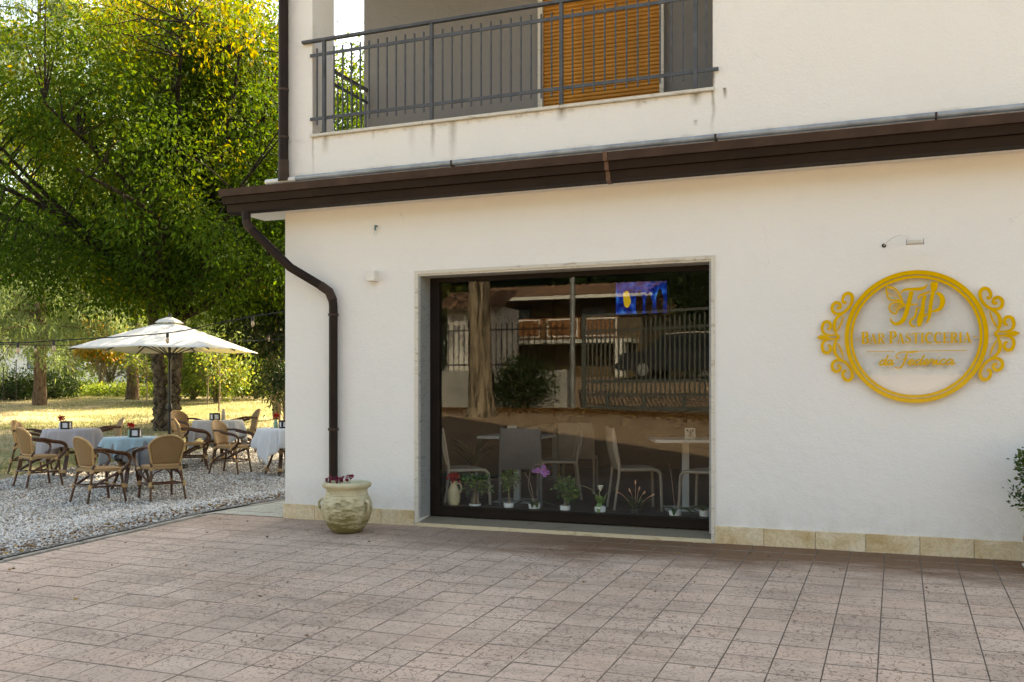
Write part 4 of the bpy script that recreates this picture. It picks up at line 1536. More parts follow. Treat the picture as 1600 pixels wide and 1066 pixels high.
blob([(-.30, .06), (-.25, .12), (-.21, .10), (-.19, .02), (-.17, -.06), (-.22, -.15), (-.28, -.12)], 'picture_figure', emis('screen_yellow', (.75, .55, .05), .13), -.006)
M_SCD = emis('screen_dark', (.03, .012, .012), .06)
for xx, h_ in ((-.03, .10), (.13, .06), (.31, .12)):
    blob([(xx - .02, h_), (xx + .02, h_ + .01), (xx + .035, h_ - .06), (xx + .06, h_ - .14), (xx + .045, -.25), (xx - .045, -.25), (xx - .06, h_ - .14), (xx - .035, h_ - .05)], 'picture_figure', M_SCD, -.006 - .001 * h_)

# plants and a jug on the ledge
M_WPOT = mat('white_glazed_pot', (.72, .74, .76), .2, .03)
LZ = .1645
def wpot(t, r=.05, h=.045, soil=True):
    g = MB()
    g.lathe([(r * .8, 0), (r * .95, .004), (r, h), (r * .93, h), (r * .85, h * .6)], 28)
    g.build('pot', M_WPOT, t, True)
def strap_leaf(mb, base, az, ln, w, lift, droop):
    d = Vector((math.cos(az), math.sin(az), 0))
    s_ = Vector((-math.sin(az), math.cos(az), 0))
    n = 6
    V_, F_ = [], []
    for i in range(n + 1):
        k = i / n
        c_ = Vector(base) + d * (ln * k) + Vector((0, 0, lift * k - droop * k * k))
        ww = w * math.sin(math.pi * min(1, .12 + .86 * k)) * .5
        V_ += [c_ - s_ * ww + Vector((0, 0, ww * .35)), c_ - Vector((0, 0, 0)), c_ + s_ * ww + Vector((0, 0, ww * .35))]
    for i in range(n):
        for j in (0, 1):
            a_ = i * 3 + j
            F_.append((a_, a_ + 1, a_ + 4, a_ + 3))
    mb.add(V_, F_)
M_STRAP = mat('glossy_strap_leaf', (.035, .075, .02), .3, .25, 8)
rp = np.random.default_rng(11)
def ficus(x, y, label, h, cr, cz, n, trunk=True, sq=(1, 1, .8), leaf=.034, tray=False):
    t = empty('ficus_plant', (x, y, LZ), 0, label, 'house plant', 'plants on the shop window ledge')
    wpot(t, .062 if tray else .05, .022 if tray else .045)
    g = MB()
    g.lathe([(0, .038 if not tray else .02), (.044, .04 if not tray else .026)], 16, caps=False)
    g.build('soil', M_SOIL, t)
    g = MB()
    if trunk:
        for k in range(4):
            a0 = k * 1.6
            g.tube(cat_rom([(.035 * math.cos(a0), .028 * math.sin(a0), .018), (.022 * math.cos(a0), .02 * math.sin(a0), .07), (.012 * math.cos(a0 + 1), .012 * math.sin(a0 + 1), .13), (.03 * math.cos(a0 + 2), .03 * math.sin(a0 + 2), .2)], 4), [.016 - .0006 * i for i in range(13)], 7)
    else:
        g.tube([(0, 0, .02), (.006, 0, .05), (0, .004, .12), (.01, 0, cz)], [.018, .02, .009, .005], 8)
    g.build('trunk', BK_THIN, t, True)
    C_ = unit(rp.normal(size=(n, 3))) * (rp.random((n, 1)) ** .45) * cr * np.array(sq) + np.array([.01, 0, cz])
    v_, f_, a_ = clump(C_, 7, (.014, .014, .012), leaf, leaf * .55, rp, .1, varc=.25 + .6 * rp.random(n))
    np_mesh('foliage', v_, f_, LM_HOUSE, t, a_)
    return t
ficus(-3.845, .40, 'wide bonsai ficus with swollen roots, leftmost plant on the window ledge', .35, .155, .225, 75, True, (1.15, .9, .66), tray=True)
ficus(-3.487, .40, 'slim two-tufted ficus left of the purple orchid', .38, .09, .26, 26, False, (.9, .8, 1.2))
ficus(-2.913, .40, 'round leafy ficus in white pot right of the purple orchid', .35, .12, .215, 52, False, (1.05, 1, .95), .042)
def orchid(x, label, flowers, stalks):
    t = empty('orchid', (x, .40, LZ), 0, label, 'house plant', 'plants on the shop window ledge')
    wpot(t, .058, .05)
    g = MB()
    for k in range(6):
        strap_leaf(g, (0, 0, .045), rp.random() * 6.28 if k > 1 else (0.1 if k else 3.0), .17 + .05 * rp.random(), .055, .10, .12)
    g.build('leaves', M_STRAP, t, True)
    g = MB()
    for pts in stalks:
        g.tube(cat_rom(pts, 6), .0022, 6)
    g.build('stalk', mat('dry_stalk', (.30, .20, .14), .7), t, True)
    if flowers:
        for (fx, fz, r_) in flowers:
            g = MB()
            for k in range(5):
                a0 = 1.57 + k * 1.2566
                c_ = (fx + .6 * r_ * math.cos(a0), -.02 - .004 * k, fz + .6 * r_ * math.sin(a0))
                V_ = [(fx, -.012 - .002 * k, fz)] + [(c_[0] + .55 * r_ * math.cos(b0), c_[1] - .006 * math.sin(b0 * 2), c_[2] + .55 * r_ * math.sin(b0)) for b0 in np.linspace(0, 5.5, 8)]
                g.add(V_, [(0, i, i + 1) for i in range(1, 8)] + [(0, 8, 1)])
            g.build('flower', mat('purple_petal', (.42, .16, .46), .5, .3, 30), t)
orchid(-3.223, 'orchid with purple flowers in a white pot on the window ledge', [(.045, .37, .026), (.10, .365, .030), (.105, .40, .026), (.145, .355, .024), (.115, .335, .024), (.01, .365, .02)], [[(0, 0, .05), (-.06, 0, .22), (-.02, .01, .40), (.08, 0, .42), (.15, -.01, .36)], [(0, 0, .05), (-.03, 0, .2), (-.07, 0, .30), (-.10, 0, .34)]])
orchid(-1.863, 'flowerless orchid with two bare stakes near the right end of the ledge', [], [[(0, 0, .05), (-.03, 0, .3), (-.055, 0, .47)], [(.01, 0, .05), (.04, 0, .22), (.075, 0, .37)]])
t = empty('calla_plant', (-2.567, .40, LZ), 0, 'small calla with a white bloom in a white pot', 'house plant', 'plants on the shop window ledge')
wpot(t, .055, .05)
g = MB()
for k in range(7):
    strap_leaf(g, (0, 0, .04), k * .9, .07, .045, .10 + .05 * rp.random(), .02)
strap_leaf(g, (0, -.02, .09), -1.57, .05, .05, -.05, .06)
g.build('leaves', mat('fresh_leaf', (.10, .19, .03), .4, .25, 8), t, True)
g = MB()
g.tube(cat_rom([(0, 0, .05), (-.01, 0, .15), (.0, 0, .21)], 5), .003, 6)
g.tube(cat_rom([(0, 0, .05), (-.06, 0, .18), (-.16, 0, .235), (-.2, 0, .23)], 6), .0018, 6)
g.tube(cat_rom([(0, 0, .05), (.06, 0, .17), (.14, 0, .22), (.16, 0, .28)], 6), .0014, 6)
g.build('stem', mat('pale_stem', (.35, .36, .2), .6), t, True)
g = MB()
g.lathe([(.004, .0), (.016, .02), (.026, .045), (.03, .05)], 14, (0, 0, .195), caps=False)
g.build('bloom', mat('white_petal', (.75, .74, .62), .5), t, True)
t = empty('bromeliad', (-2.237, .42, LZ), 0, 'grassy bromeliad with pinkish flower spikes on the ledge', 'house plant', 'plants on the shop window ledge')
g = MB()
g.lathe([(.045, 0), (.055, .05), (.05, .05)], 20)
g.build('pot', mat('dark_pot', (.02, .022, .02), .5), t, True)
g = MB()
for k in range(60):
    strap_leaf(g, (0.02 * rp.normal(), .02 * rp.normal(), .045), rp.random() * 6.28, .05 + .09 * rp.random(), .012, .08 + .12 * rp.random(), .06 + .03 * rp.random())
g.build('leaves', M_STRAP, t, True)
g = MB()
for x_, z_ in ((-.19, .21), (-.06, .23), (.0, .31), (.04, .25), (.09, .21), (.18, .19)):
    g.tube(cat_rom([(x_ * .1, 0, .05), (x_ * .6, 0, z_ * .75), (x_ * .9, 0, z_ * .9), (x_, 0, z_)], 4), [.002] * 6 + [.003, .006, .008, .009, .007, .004, .001], 6)
g.build('flower_spike', mat('pink_bract', (.48, .25, .15), .6, .2), t, True)
t = empty('dark_foliage_plant', (-1.60, .44, LZ), 0, 'dark strap-leaved plant half hidden at the right end of the ledge', 'house plant', 'plants on the shop window ledge')
wpot(t, .055, .06)
g = MB()
for k in range(7):
    strap_leaf(g, (0, 0, .05), k * .95, .15, .05, .11, .10)
g.build('leaves', M_STRAP, t, True)
t = empty('clay_jug', (-4.075, .40, LZ), 0, 'cream clay jug with a handle and red flower behind the left of the glass', 'jug')
g = MB()
g.lathe([(.045, 0), (.06, .03), (.065, .08), (.058, .14), (.04, .185), (.034, .21), (.042, .235), (.036, .235), (.03, .20)], 28)
g.build('jug_body', mat('cream_clay', (.50, .43, .27), .7, .2, 14), t, True)
g = MB()
g.tube(cat_rom([(.036, 0, .215), (.075, -.005, .205), (.085, -.005, .16), (.06, 0, .11)], 5), .007, 7)
g.build('jug_handle', mat('cream_clay', (.5, .43, .27)), t, True)
v_, f_, a_ = clump([(-.02, 0, .27), (.01, -.01, .285), (.02, .0, .265)], 26, (.016, .014, .012), .032, .024, rp, -.1)
np_mesh('red_flower', v_, f_, leafmat('red_petal', [(0, (.35, .004, .004)), (1, (.62, .02, .015))], .3), t, a_)
t = empty('dracaena', (-4.62, 2.1, FZ), 0, 'dark spiky potted plant standing deep in the shop at left', 'house plant')
g = MB()
g.lathe([(.10, 0), (.14, .3), (.13, .3)], 20)
g.build('pot', M_SLATE, t, True)
g = MB()
for k in range(26):
    strap_leaf(g, (0, 0, .3 + .2 * rp.random()), rp.random() * 6.28, .22 + .1 * rp.random(), .05, .35, .12)
g.build('leaves', M_STRAP, t, True)
# ------------------------------------------------------------------ cafe garden furniture
def cane_mat():
    m, nt, p = _new('brown_cane')
    v = coords(nt, False)
    L(nt, ramp(nt, noise(nt, v, 14, 4), [(.3, (.035, .012, .005)), (.6, (.10, .038, .014)), (.8, (.16, .065, .025))]), p.inputs['Base Color'])
    p.inputs['Roughness'].default_value = .35
    return m
M_CANE = cane_mat()
M_WRAP = mat('tan_cane_binding', (.46, .29, .13), .55, .2, 40, .4, 200, .002)
def weave_mat(name, a, b_, sc):
    m, nt, p = _new(name)
    v = coords(nt, False)
    w1 = N(nt, 'TexWave', Scale=sc, Distortion=.4)
    w1.bands_direction = 'DIAGONAL'
    w2 = N(nt, 'TexWave', Scale=sc * .8, Distortion=.4)
    w2.bands_direction = 'Z'
    L(nt, v, w1.inputs['Vector'])
    L(nt, v, w2.inputs['Vector'])
    h = math_(nt, 'MULTIPLY', w1.outputs['Fac'], w2.outputs['Fac'])
    n1 = noise(nt, v, 8, 4)
    cc = mixc(nt, math_(nt, 'MULTIPLY', h, .7), ramp(nt, n1, [(.3, a), (.7, tuple(x * 1.2 for x in a))]), b_)
    L(nt, cc, p.inputs['Base Color'])
    p.inputs['Roughness'].default_value = .6
    bumpn(nt, p, h, .5, .004)
    return m
M_WEAVE = weave_mat('woven_rattan', (.20, .11, .042), (.44, .275, .125), 26)
def surf(mb, fn, nu, nv, th=0.0):
    V_ = [fn(i / nu, j / nv) for j in range(nv + 1) for i in range(nu + 1)]
    F_ = [(j * (nu + 1) + i, j * (nu + 1) + i + 1, (j + 1) * (nu + 1) + i + 1, (j + 1) * (nu + 1) + i) for j in range(nv) for i in range(nu)]
    mb.add(V_, F_)
def build_armchair():
    t = empty('rattan_armchair')
    # woven back panel
    def fn(a, b_):
        s_ = -1 + 2 * a
        top = .865 - .11 * abs(s_) ** 2.4
        w = .185 + .055 * b_
        z_ = .475 + (top - .475) * b_
        return (s_ * w, -.205 - .085 * b_ * (1 - .0 * s_) + .075 * s_ * s_ * (.5 + .5 * b_) - .01, z_)
    g = MB()
    surf(g, fn, 12, 10)
    o = g.build('backrest', M_WEAVE, t, True)
    sd_ = o.modifiers.new('s', 'SOLIDIFY')
    sd_.thickness = .012
    # wrapped rim round the back
    rim = [fn(0, 0), fn(0, .5), fn(0, .92)] + [fn(k / 10, 1.0) for k in range(1, 10)] + [fn(1, .92), fn(1, .5), fn(1, 0)]
    g = MB()
    g.tube(cat_rom(rim, 3), .0145, 8)
    g.tube([fn(0, 0), fn(.25, 0), fn(.5, 0), fn(.75, 0), fn(1, 0)], .011, 7)
    g.build('back_rim', M_WRAP, t, True)
    # seat
    g = MB()
    n = 28
    ring_ = []
    for k in range(n):
        a0 = 2 * math.pi * k / n
        c_, s_ = math.cos(a0), math.sin(a0)
        e = .42
        ring_.append((.232 * math.copysign(abs(c_) ** e, c_), .225 * math.copysign(abs(s_) ** e, s_) + .0))
    V_ = [(x_, y_, z_) for z_ in (.415, .452) for x_, y_ in ring_] + [(x_ * .9, y_ * .9, .458) for x_, y_ in ring_]
    F_ = [tuple(reversed(range(n))), tuple(range(2 * n, 3 * n))]
    for l_ in (0, 1):
        F_ += [(l_ * n + k, l_ * n + (k + 1) % n, (l_ + 1) * n + (k + 1) % n, (l_ + 1) * n + k) for k in range(n)]
    g.add(V_, F_)
    g.build('seat', weave_mat('woven_seat', (.30, .18, .08), (.48, .32, .155), 30) if 'woven_seat' not in bpy.data.materials else bpy.data.materials['woven_seat'], t, True, ang=50)
    for sx in (-1, 1):
        g = MB()
        g.tube(cat_rom([(sx * .235, -.285, 0), (sx * .215, -.235, .22), (sx * .195, -.195, .44), (sx * .20, -.17, .50)], 4), .0165, 8)
        g.build('leg', M_CANE, t, True)
        g = MB()
        g.tube(cat_rom([(sx * .225, .245, 0), (sx * .21, .205, .25), (sx * .205, .19, .43)], 4), .0165, 8)
        g.build('leg', M_CANE, t, True)
        g = MB()
        q = fn(0 if sx < 0 else 1, .80)
        arm = [(q[0] * .97, q[1] - .005, q[2] + .01), (sx * .272, -.06, .705), (sx * .295, .08, .672), (sx * .30, .19, .655), (sx * .292, .262, .615), (sx * .28, .275, .545), (sx * .268, .215, .455), (sx * .258, .08, .375), (sx * .245, -.08, .295), (sx * .226, -.225, .215)]
        g.tube(cat_rom(arm, 4), .0175, 8)
        arm2 = [(p_[0] * .93, p_[1] - .006, p_[2] - .022) for p_ in arm[1:8]]
        g.tube(cat_rom(arm2, 4), .013, 7)
        g.build('armrest', M_CANE, t, True)
        g = MB()
        g.tube([(sx * .222, -.25, .215), (sx * .213, .21, .215)], .0125, 7)
        g.build('stretcher', M_CANE, t, True)
        g = MB()
        for c_, d_, r_ in (((sx * .224, -.245, .215), (.0, .02, .06), .025), ((sx * .212, .208, .215), (.0, 0, .055), .024), ((sx * .207, .195, .405), (0, 0, .05), .024), ((sx * .263, .13, .405), (0, .035, .022), .025), ((sx * .197, -.2, .42), (0, 0, .045), .023)):
            c_ = Vector(c_)
            d_ = Vector(d_)
            g.tube([c_ - d_ / 2, c_ + d_ / 2], r_, 8)
        g.build('cane_binding', M_WRAP, t, True)['kind'] = 'stuff'
    g = MB()
    g.tube([(-.215, -.25, .225), (.215, -.25, .225)], .0125, 7)
    g.build('stretcher', M_CANE, t, True)
    g = MB()
    g.tube([(-.215, .20, .20), (.215, .20, .20)], .0125, 7)
    g.build('stretcher', M_CANE, t, True)
    for y_ in (-.215, .20):
        g = MB()
        g.tube(cat_rom([(-.212, y_, .26), (-.16, y_, .36), (-.06, y_, .41)], 4), .010, 7)
        g.build('brace', M_CANE, t, True)
        g = MB()
        g.tube(cat_rom([(.212, y_, .26), (.16, y_, .36), (.06, y_, .41)], 4), .010, 7)
        g.build('brace', M_CANE, t, True)
    return t
RT, FW = Vector((_c, _s, 0)), Vector((-_s, _c, 0))
def gpos(u, q, dz=0.0):
    x_, y_, z_ = at_bearing((u - 800) / 1499, q)
    return (x_, y_, z_ + dz + .016)
proto = build_armchair()
CH = [(62, 14.35, (.66, .75), 'rattan armchair seen from behind, leftmost at the lilac-grey table'),
      (50, 16.1, (.95, .1), 'rattan armchair mostly hidden behind the leftmost armchair'),
      (166, 16.7, (-.8, -.5), 'rattan armchair on the far right side of the lilac-grey table'),
      (156, 12.85, (.64, .77), 'left rattan armchair of the two in front of the blue-cloth table'),
      (252, 13.1, (-.62, .78), 'right rattan armchair of the two in front of the blue-cloth table'),
      (301, 16.5, (.9, .35), 'rattan armchair left of the pale grey table, just right of the parasol pole'),
      (294, 18.2, (.9, -.4), 'rattan armchair farthest back left of the pale grey table'),
      (362, 16.0, (.97, -.22), 'rattan armchair turned sideways, pulled out in front of the pale grey table'),
      (381, 18.4, (-.85, -.45), 'rattan armchair on the far right side of the pale grey table')]
for i, (u, q, f, lab) in enumerate(CH):
    o = proto if i == 0 else copy_tree(proto)
    o.location = gpos(u, q)
    d = RT * f[0] + FW * f[1]
    o.rotation_euler.z = face(d.x, d.y)
    k_ = 1 + .02 * math.sin(i * 2.3)
    o.scale = (k_, k_, 1 + .012 * math.cos(i * 1.7))
    tag(o, lab, 'chair', 'rattan armchairs on the gravel')

def cloth_mat(name, col):
    m, nt, p = _new(name)
    v = coords(nt, False)
    L(nt, ramp(nt, noise(nt, v, 5, 3), [(.3, tuple(x * .92 for x in col)), (.7, col)]), p.inputs['Base Color'])
    p.inputs['Roughness'].default_value = .85
    p.inputs['Specular IOR Level'].default_value = .15
    p.inputs['Sheen Weight'].default_value = .2
    bumpn(nt, p, noise(nt, v, 9, 4), .25, .02)
    return m
def cloth(loc, name, mt, Rr, a, nf, seed, label, rz, cat='tablecloth', lift=0.0, flare=.10):
    rr = np.random.default_rng(seed)
    nt_ = 192
    th_ = np.linspace(0, 2 * np.pi, nt_, endpoint=False)
    Lx = a / np.maximum(np.abs(np.cos(th_)), np.abs(np.sin(th_)))
    Lx = np.minimum(Lx, a * 1.36)
    ph = rr.random(4) * 6.28
    wave = .5 + .5 * np.sin(nf * th_ + ph[0] + .9 * np.sin(3 * th_ + ph[1]))
    wave = wave * (.6 + .4 * np.sin(5 * th_ + ph[2])) + .18 * np.sin((nf * 2 + 3) * th_ + ph[3]) * np.sin(2 * th_ + ph[1])
    rings = []
    for k in (0.02, .35, .7, .93, 1.0):
        rings.append(np.stack([Rr * k * np.cos(th_), Rr * k * np.sin(th_), np.full(nt_, .752 + lift)], -1))
    nh = 12
    for j in range(1, nh + 1):
        s_ = (Lx - Rr) * j / nh
        dn = np.clip(s_, 0, None)
        out = .010 + flare * wave * np.minimum(1, dn / .25) + .05 * dn * (Lx / a - 1) * 2
        edge = np.minimum(1, dn / .02)
        r_ = Rr + out * edge
        sw = .03 * np.sin(nf * th_ + ph[3]) * np.minimum(1, dn / .3) / Rr
        z_ = .752 + lift - .006 * edge - dn * (.965 - .06 * wave)
        rings.append(np.stack([r_ * np.cos(th_ + sw), r_ * np.sin(th_ + sw), z_], -1))
    V_ = np.concatenate(rings)
    n = len(rings)
    i0 = np.arange(nt_)
    F_ = np.concatenate([np.stack([j * nt_ + i0, j * nt_ + (i0 + 1) % nt_, (j + 1) * nt_ + (i0 + 1) % nt_, (j + 1) * nt_ + i0], -1) for j in range(n - 1)])
    o = np_mesh(name, V_, F_, mt, smooth=True)
    o.location = loc
    o.rotation_euler.z = rz
    s_ = o.modifiers.new('s', 'SOLIDIFY')
    s_.thickness = .003
    tag(o, label, cat, 'tablecloths in the garden')
    return o
def garden_table(loc, label, Rr):
    t = empty('garden_table', loc, .4, label, 'table', 'round rattan garden tables')
    g = MB()
    g.lathe([(0, .715), (Rr - .01, .715), (Rr, .73), (Rr - .005, .746), (0, .747)], 40, caps=False)
    g.build('table_top', M_WEAVE, t, True)
    for k in range(4):
        a0 = k * math.pi / 2
        c_, s_ = math.cos(a0), math.sin(a0)
        g = MB()
        for off in (-.016, .016):
            g.tube(cat_rom([(.30 * c_ - off * s_, .30 * s_ + off * c_, 0), (.17 * c_ - off * s_, .17 * s_ + off * c_, .38), (.22 * c_ - off * s_, .22 * s_ + off * c_, .71)], 5), .017, 8)
        g.build('leg', M_CANE, t, True)
        g = MB()
        g.tube([(.285 * c_, .285 * s_, .05), (.268 * c_, .268 * s_, .10)], .036, 8)
        g.tube([(.18 * c_, .18 * s_, .33), (.165 * c_, .165 * s_, .40)], .036, 8)
        g.build('cane_binding', M_WRAP, t, True)['kind'] = 'stuff'
    g = MB()
    g.lathe([(.15, .36), (.175, .36), (.175, .385), (.15, .385), (.15, .36)], 28, caps=False)
    g.build('stretcher_ring', M_CANE, t, True)
    return t
TB = {'A': (112, 15.7, .42), 'B': (207, 14.0, .37), 'C': (341, 17.4, .42), 'D': (443, 15.9, .42)}
M_LILAC = cloth_mat('lilac_grey_cloth', (.40, .38, .41))
M_BLUE = cloth_mat('sky_blue_cloth', (.28, .42, .50))
M_GREYC = cloth_mat('mid_grey_cloth', (.20, .21, .225))
M_PALEC = cloth_mat('pale_grey_cloth', (.52, .54, .58))
M_WHITEC = cloth_mat('white_cloth', (.72, .73, .76))
TL = {}
for k, lab in (('A', 'round rattan table under the lilac-grey cloth at far left'), ('B', 'round rattan table under the blue and dark grey cloths'), ('C', 'round rattan table under the pale grey cloth behind the parasol pole'), ('D', 'round rattan table under the pale cloth, cut off by the building corner')):
    u, q, r_ = TB[k]
    TL[k] = gpos(u, q)
    garden_table(TL[k], lab, r_)
cloth(TL['A'], 'tablecloth', M_LILAC, .425, .70, 13, 1, 'lilac-grey tablecloth hanging in points on the far left table', .5)
cloth(TL['B'], 'tablecloth', M_GREYC, .375, .66, 12, 2, 'dark grey under-cloth hanging below the blue cloth', .2)
cloth(TL['B'], 'tablecloth', M_BLUE, .390, .52, 11, 3, 'sky blue square top cloth on the front table', .95, lift=.006, flare=.13)
cloth(TL['C'], 'tablecloth', M_PALEC, .425, .72, 15, 4, 'pale grey tablecloth on the table behind the parasol pole', .15)
cloth(TL['D'], 'tablecloth', M_WHITEC, .425, .74, 16, 5, 'pale tablecloth on the table half hidden by the building corner', .75)

M_LABEL = mat('white_label', (.62, .64, .70), .4, .12, 60)
def menu_box(loc, rz, label):
    t = empty('menu_box', loc, rz, label, 'menu holder', 'black menu cubes on the garden tables')
    g = MB()
    h_ = .062
    for x_ in (-h_, h_):
        for y_ in (-h_, h_):
            g.box(x_ - .009 - .012 * (x_ > 0), x_ + .009 + .012 * (x_ < 0), y_ - .009, y_ + .009, 0, .132)
    for z_ in (.013, .119):
        for s_ in (-h_, h_):
            g.box(-h_ + .009, h_ - .009, s_ - .009, s_ + .009, z_ - .013, z_ + .013)
            g.box(s_ - .009, s_ + .009, -h_ + .009, h_ - .009, z_ - .013, z_ + .013)
    g.build('frame', M_DARK, t)
    for k in range(4):
        a0 = k * math.pi / 2
        g = MB()
        g.add([(x_, -h_ - .001 + y_, z_) for y_ in (0, .004) for x_, z_ in ((-h_ + .021, .0265), (h_ - .021, .0265), (h_ - .021, .1055), (-h_ + .021, .1055))], [(0, 1, 2, 3), (7, 6, 5, 4), (0, 4, 5, 1), (1, 5, 6, 2), (2, 6, 7, 3), (3, 7, 4, 0)])
        o = g.build('panel', M_LABEL, t)
        o.rotation_euler.z = a0
    return t
M_PRED = leafmat('red_carnation', [(0, (.30, .006, .006)), (1, (.55, .02, .015))], .25)
def vase(loc, label, mt, h=.115, flower=True):
    t = empty('flower_vase', loc, 0, label, 'vase', 'small vases on the garden tables')
    g = MB()
    g.lathe([(.030, 0), (.036, .01), (.037, h * .7), (.024, h * .85), (.024, h), (.019, h), (.018, h * .8)], 20)
    g.build('vase_body', mt, t, True)
    if flower:
        g = MB()
        g.tube(cat_rom([(0, 0, .03), (.004, .0, h + .02), (.012, 0, h + .05)], 4), .003, 6)
        g.build('stem', mat('green_stem', (.06, .12, .03), .6), t, True)
        v_, f_, a_ = clump([(.012, 0, h + .065), (.02, .0, h + .06), (0, .005, h + .06)], 30, (.017, .017, .012), .03, .022, rp, -.2)
        np_mesh('flower', v_, f_, M_PRED, t, a_)
    return t
M_VW = mat('white_glass_vase', (.68, .72, .74), .25)
M_VG = mat('green_glass_vase', (.20, .36, .26), .25)
M_VC = mat('cream_vase', (.52, .46, .36), .4)
def on(k, dx, df, lift=0.0):
    p_ = Vector(TL[k]) + RT * dx + FW * df
    return (p_.x, p_.y, TL[k][2] + .7535 + lift)
menu_box(on('A', -.03, -.12), YAW + .1, 'black framed menu cube on the lilac-grey cloth')
vase(on('A', -.15, -.05), 'small white vase with a red flower on the lilac-grey cloth', M_VW)
menu_box(on('B', .09, -.10, .006), YAW + .12, 'black framed menu cube on the blue cloth')
vase(on('B', -.02, -.02, .006), 'small green vase with a red flower on the blue cloth', M_VG)
menu_box(on('C', -.03, -.10), YAW + .75, 'black framed menu cube on the pale grey cloth, turned edge-on')
vase(on('C', .08, .05), 'tall cream vase on the pale grey cloth', M_VC, .2, False)
menu_box(on('D', .03, -.08), YAW + .6, 'black framed menu cube on the table cut off by the building')
vase(on('D', -.14, .05), 'green glass vase with a red flower leaning left near the building corner', M_VG, .14)

# parasol
def parasol(loc):
    t = empty('parasol', loc, YAW + R(-4), 'large pale square parasol on a dark pole over the cafe tables', 'parasol')
    g = MB()
    g.tube([(0, 0, .05), (0, 0, 2.68)], .024, 12)
    g.build('pole', M_DARK, t, True)
    g = MB()
    g.tube([(0, 0, .98), (0, 0, 1.02), (0, 0, 1.06), (0, 0, 1.1)], [.03, .042, .042, .03], 12)
    g.build('crank_housing', M_DARK, t, True)
    g = MB()
    g.lathe([(.30, 0), (.30, .05), (.06, .08), (.045, .22), (.03, .22)], 28)
    g.build('base', M_DARK, t, True)
    a = 1.17
    ze, zt = 2.03, 2.55
    tips_ = []
    for k in range(8):
        a0 = k * math.pi / 4
        r_ = a * math.sqrt(2) if k % 2 else a
        tips_.append((r_ * math.cos(a0), r_ * math.sin(a0), ze + (0 if k % 2 else .03)))
    nr = 10
    ns = 8
    V_, F_ = [], []
    for j in range(nr + 1):
        kk = .10 + .90 * j / nr
        for k in range(8):
            p_, q_ = Vector(tips_[k]), Vector(tips_[(k + 1) % 8])
            for i in range(ns):
                m_ = i / ns
                e = p_.lerp(q_, m_)
                sag = .012 * math.sin(math.pi * m_)
                dist = kk * (1 - .02 * math.sin(math.pi * m_))
                x_, y_ = e.x * dist, e.y * dist
                z_ = zt + (e.z - zt) * (kk ** 1.05) - sag * kk * (1 - .6 * kk) - .004 * math.sin(math.pi * m_) * kk
                V_.append((x_, y_, z_))
    w = 8 * ns
    for j in range(nr):
        for i in range(w):
            F_.append((j * w + i, j * w + (i + 1) % w, (j + 1) * w + (i + 1) % w, (j + 1) * w + i))
    g = MB()
    g.add(V_, F_)
    mc = leafmat('parasol_canvas', [(0, (.84, .84, .85)), (1, (.84, .84, .85))], .22, .9, .1)
    o = g.build('canopy', mc, t, True, ang=25)
    s_ = o.modifiers.new('s', 'SOLIDIFY')
    s_.thickness = .002
    g = MB()
    V_, F_ = [], []
    for j in range(4):
        kk = .03 + .125 * j / 3
        for k in range(8):
            e = Vector(tips_[k])
            V_.append((e.x * kk, e.y * kk, zt + .075 + (e.z - zt) * kk * 1.1 - .03 * (j == 3)))
    for j in range(3):
        for k in range(8):
            F_.append((j * 8 + k, j * 8 + (k + 1) % 8, (j + 1) * 8 + (k + 1) % 8, (j + 1) * 8 + k))
    F_.append(tuple(range(8)))
    g.add(V_, F_)
    o = g.build('vent_cap', mc, t)
    s_ = o.modifiers.new('s', 'SOLIDIFY')
    s_.thickness = .002
    for k in range(8):
        e = Vector(tips_[k])
        g = MB()
        g.bar((0, 0, zt - .04), (e.x * .99, e.y * .99, e.z - .03), .014, .02)
        g.build('rib', M_DARK, t)
        g = MB()
        g.bar((.03 * e.x, .03 * e.y, 1.95), (e.x * .5, e.y * .5, (zt + e.z) / 2 - .045), .012, .016)
        g.build('strut', M_DARK, t)
    g = MB()
    g.tube([(0, 0, 1.9), (0, 0, 2.0)], .045, 12)
    g.build('hub', M_DARK, t, True)
    return t
parasol(gpos(265, 16.6))

# festoon lights
M_BULB = mat('clear_bulb', (.55, .42, .28), .15)
def festoon(pts, label, bulbs, rad=.008):
    t = empty('string_light', pts[0], 0, label, 'string lights')
    o0 = Vector(pts[0])
    q = cat_rom([Vector(p_) - o0 for p_ in pts], 8)
    g = MB()
    g.tube(q, rad, 6)
    g.build('cable', M_DARK, t, True)
    for k in bulbs:
        i = int(k * (len(q) - 1))
        p_ = q[i]
        g = MB()
        g.tube([(p_[0], p_[1], p_[2] + .006), (p_[0], p_[1], p_[2] - .06)], .019, 10)
        g.build('socket', M_DARK, t, True)
        g = MB()
        g.lathe([(.012, 0), (.020, -.02), (.023, -.045), (.016, -.07), (.003, -.082)], 12, (p_[0], p_[1], p_[2] - .06))
        g.build('bulb', M_BULB, t, True)
    return t
festoon([(-5.782, 4.4, 2.80), (-7.7, 2.7, 2.37), (-8.25, 2.2, 2.22), (-8.8, 1.7, 2.05), (-9.9, .9, 1.93), (-10.4, .55, 1.90), (-11.6, -.3, 1.96), (-13.0, -1.3, 2.15)], 'nearest black festoon cable with bulbs running from the wall across the parasol', [.21, .43, .58, .68, .82, .92])
festoon([(-5.782, 7.8, 2.65), (-9.0, 7.0, 2.35), (-10.3, 6.5, 2.25), (-13.5, 5.4, 2.15), (-16.0, 4.6, 2.2), (-18.5, 3.8, 2.5)], 'farther black festoon cable with bulbs behind the parasol', [.24, .36, .48, .6, .72, .85])
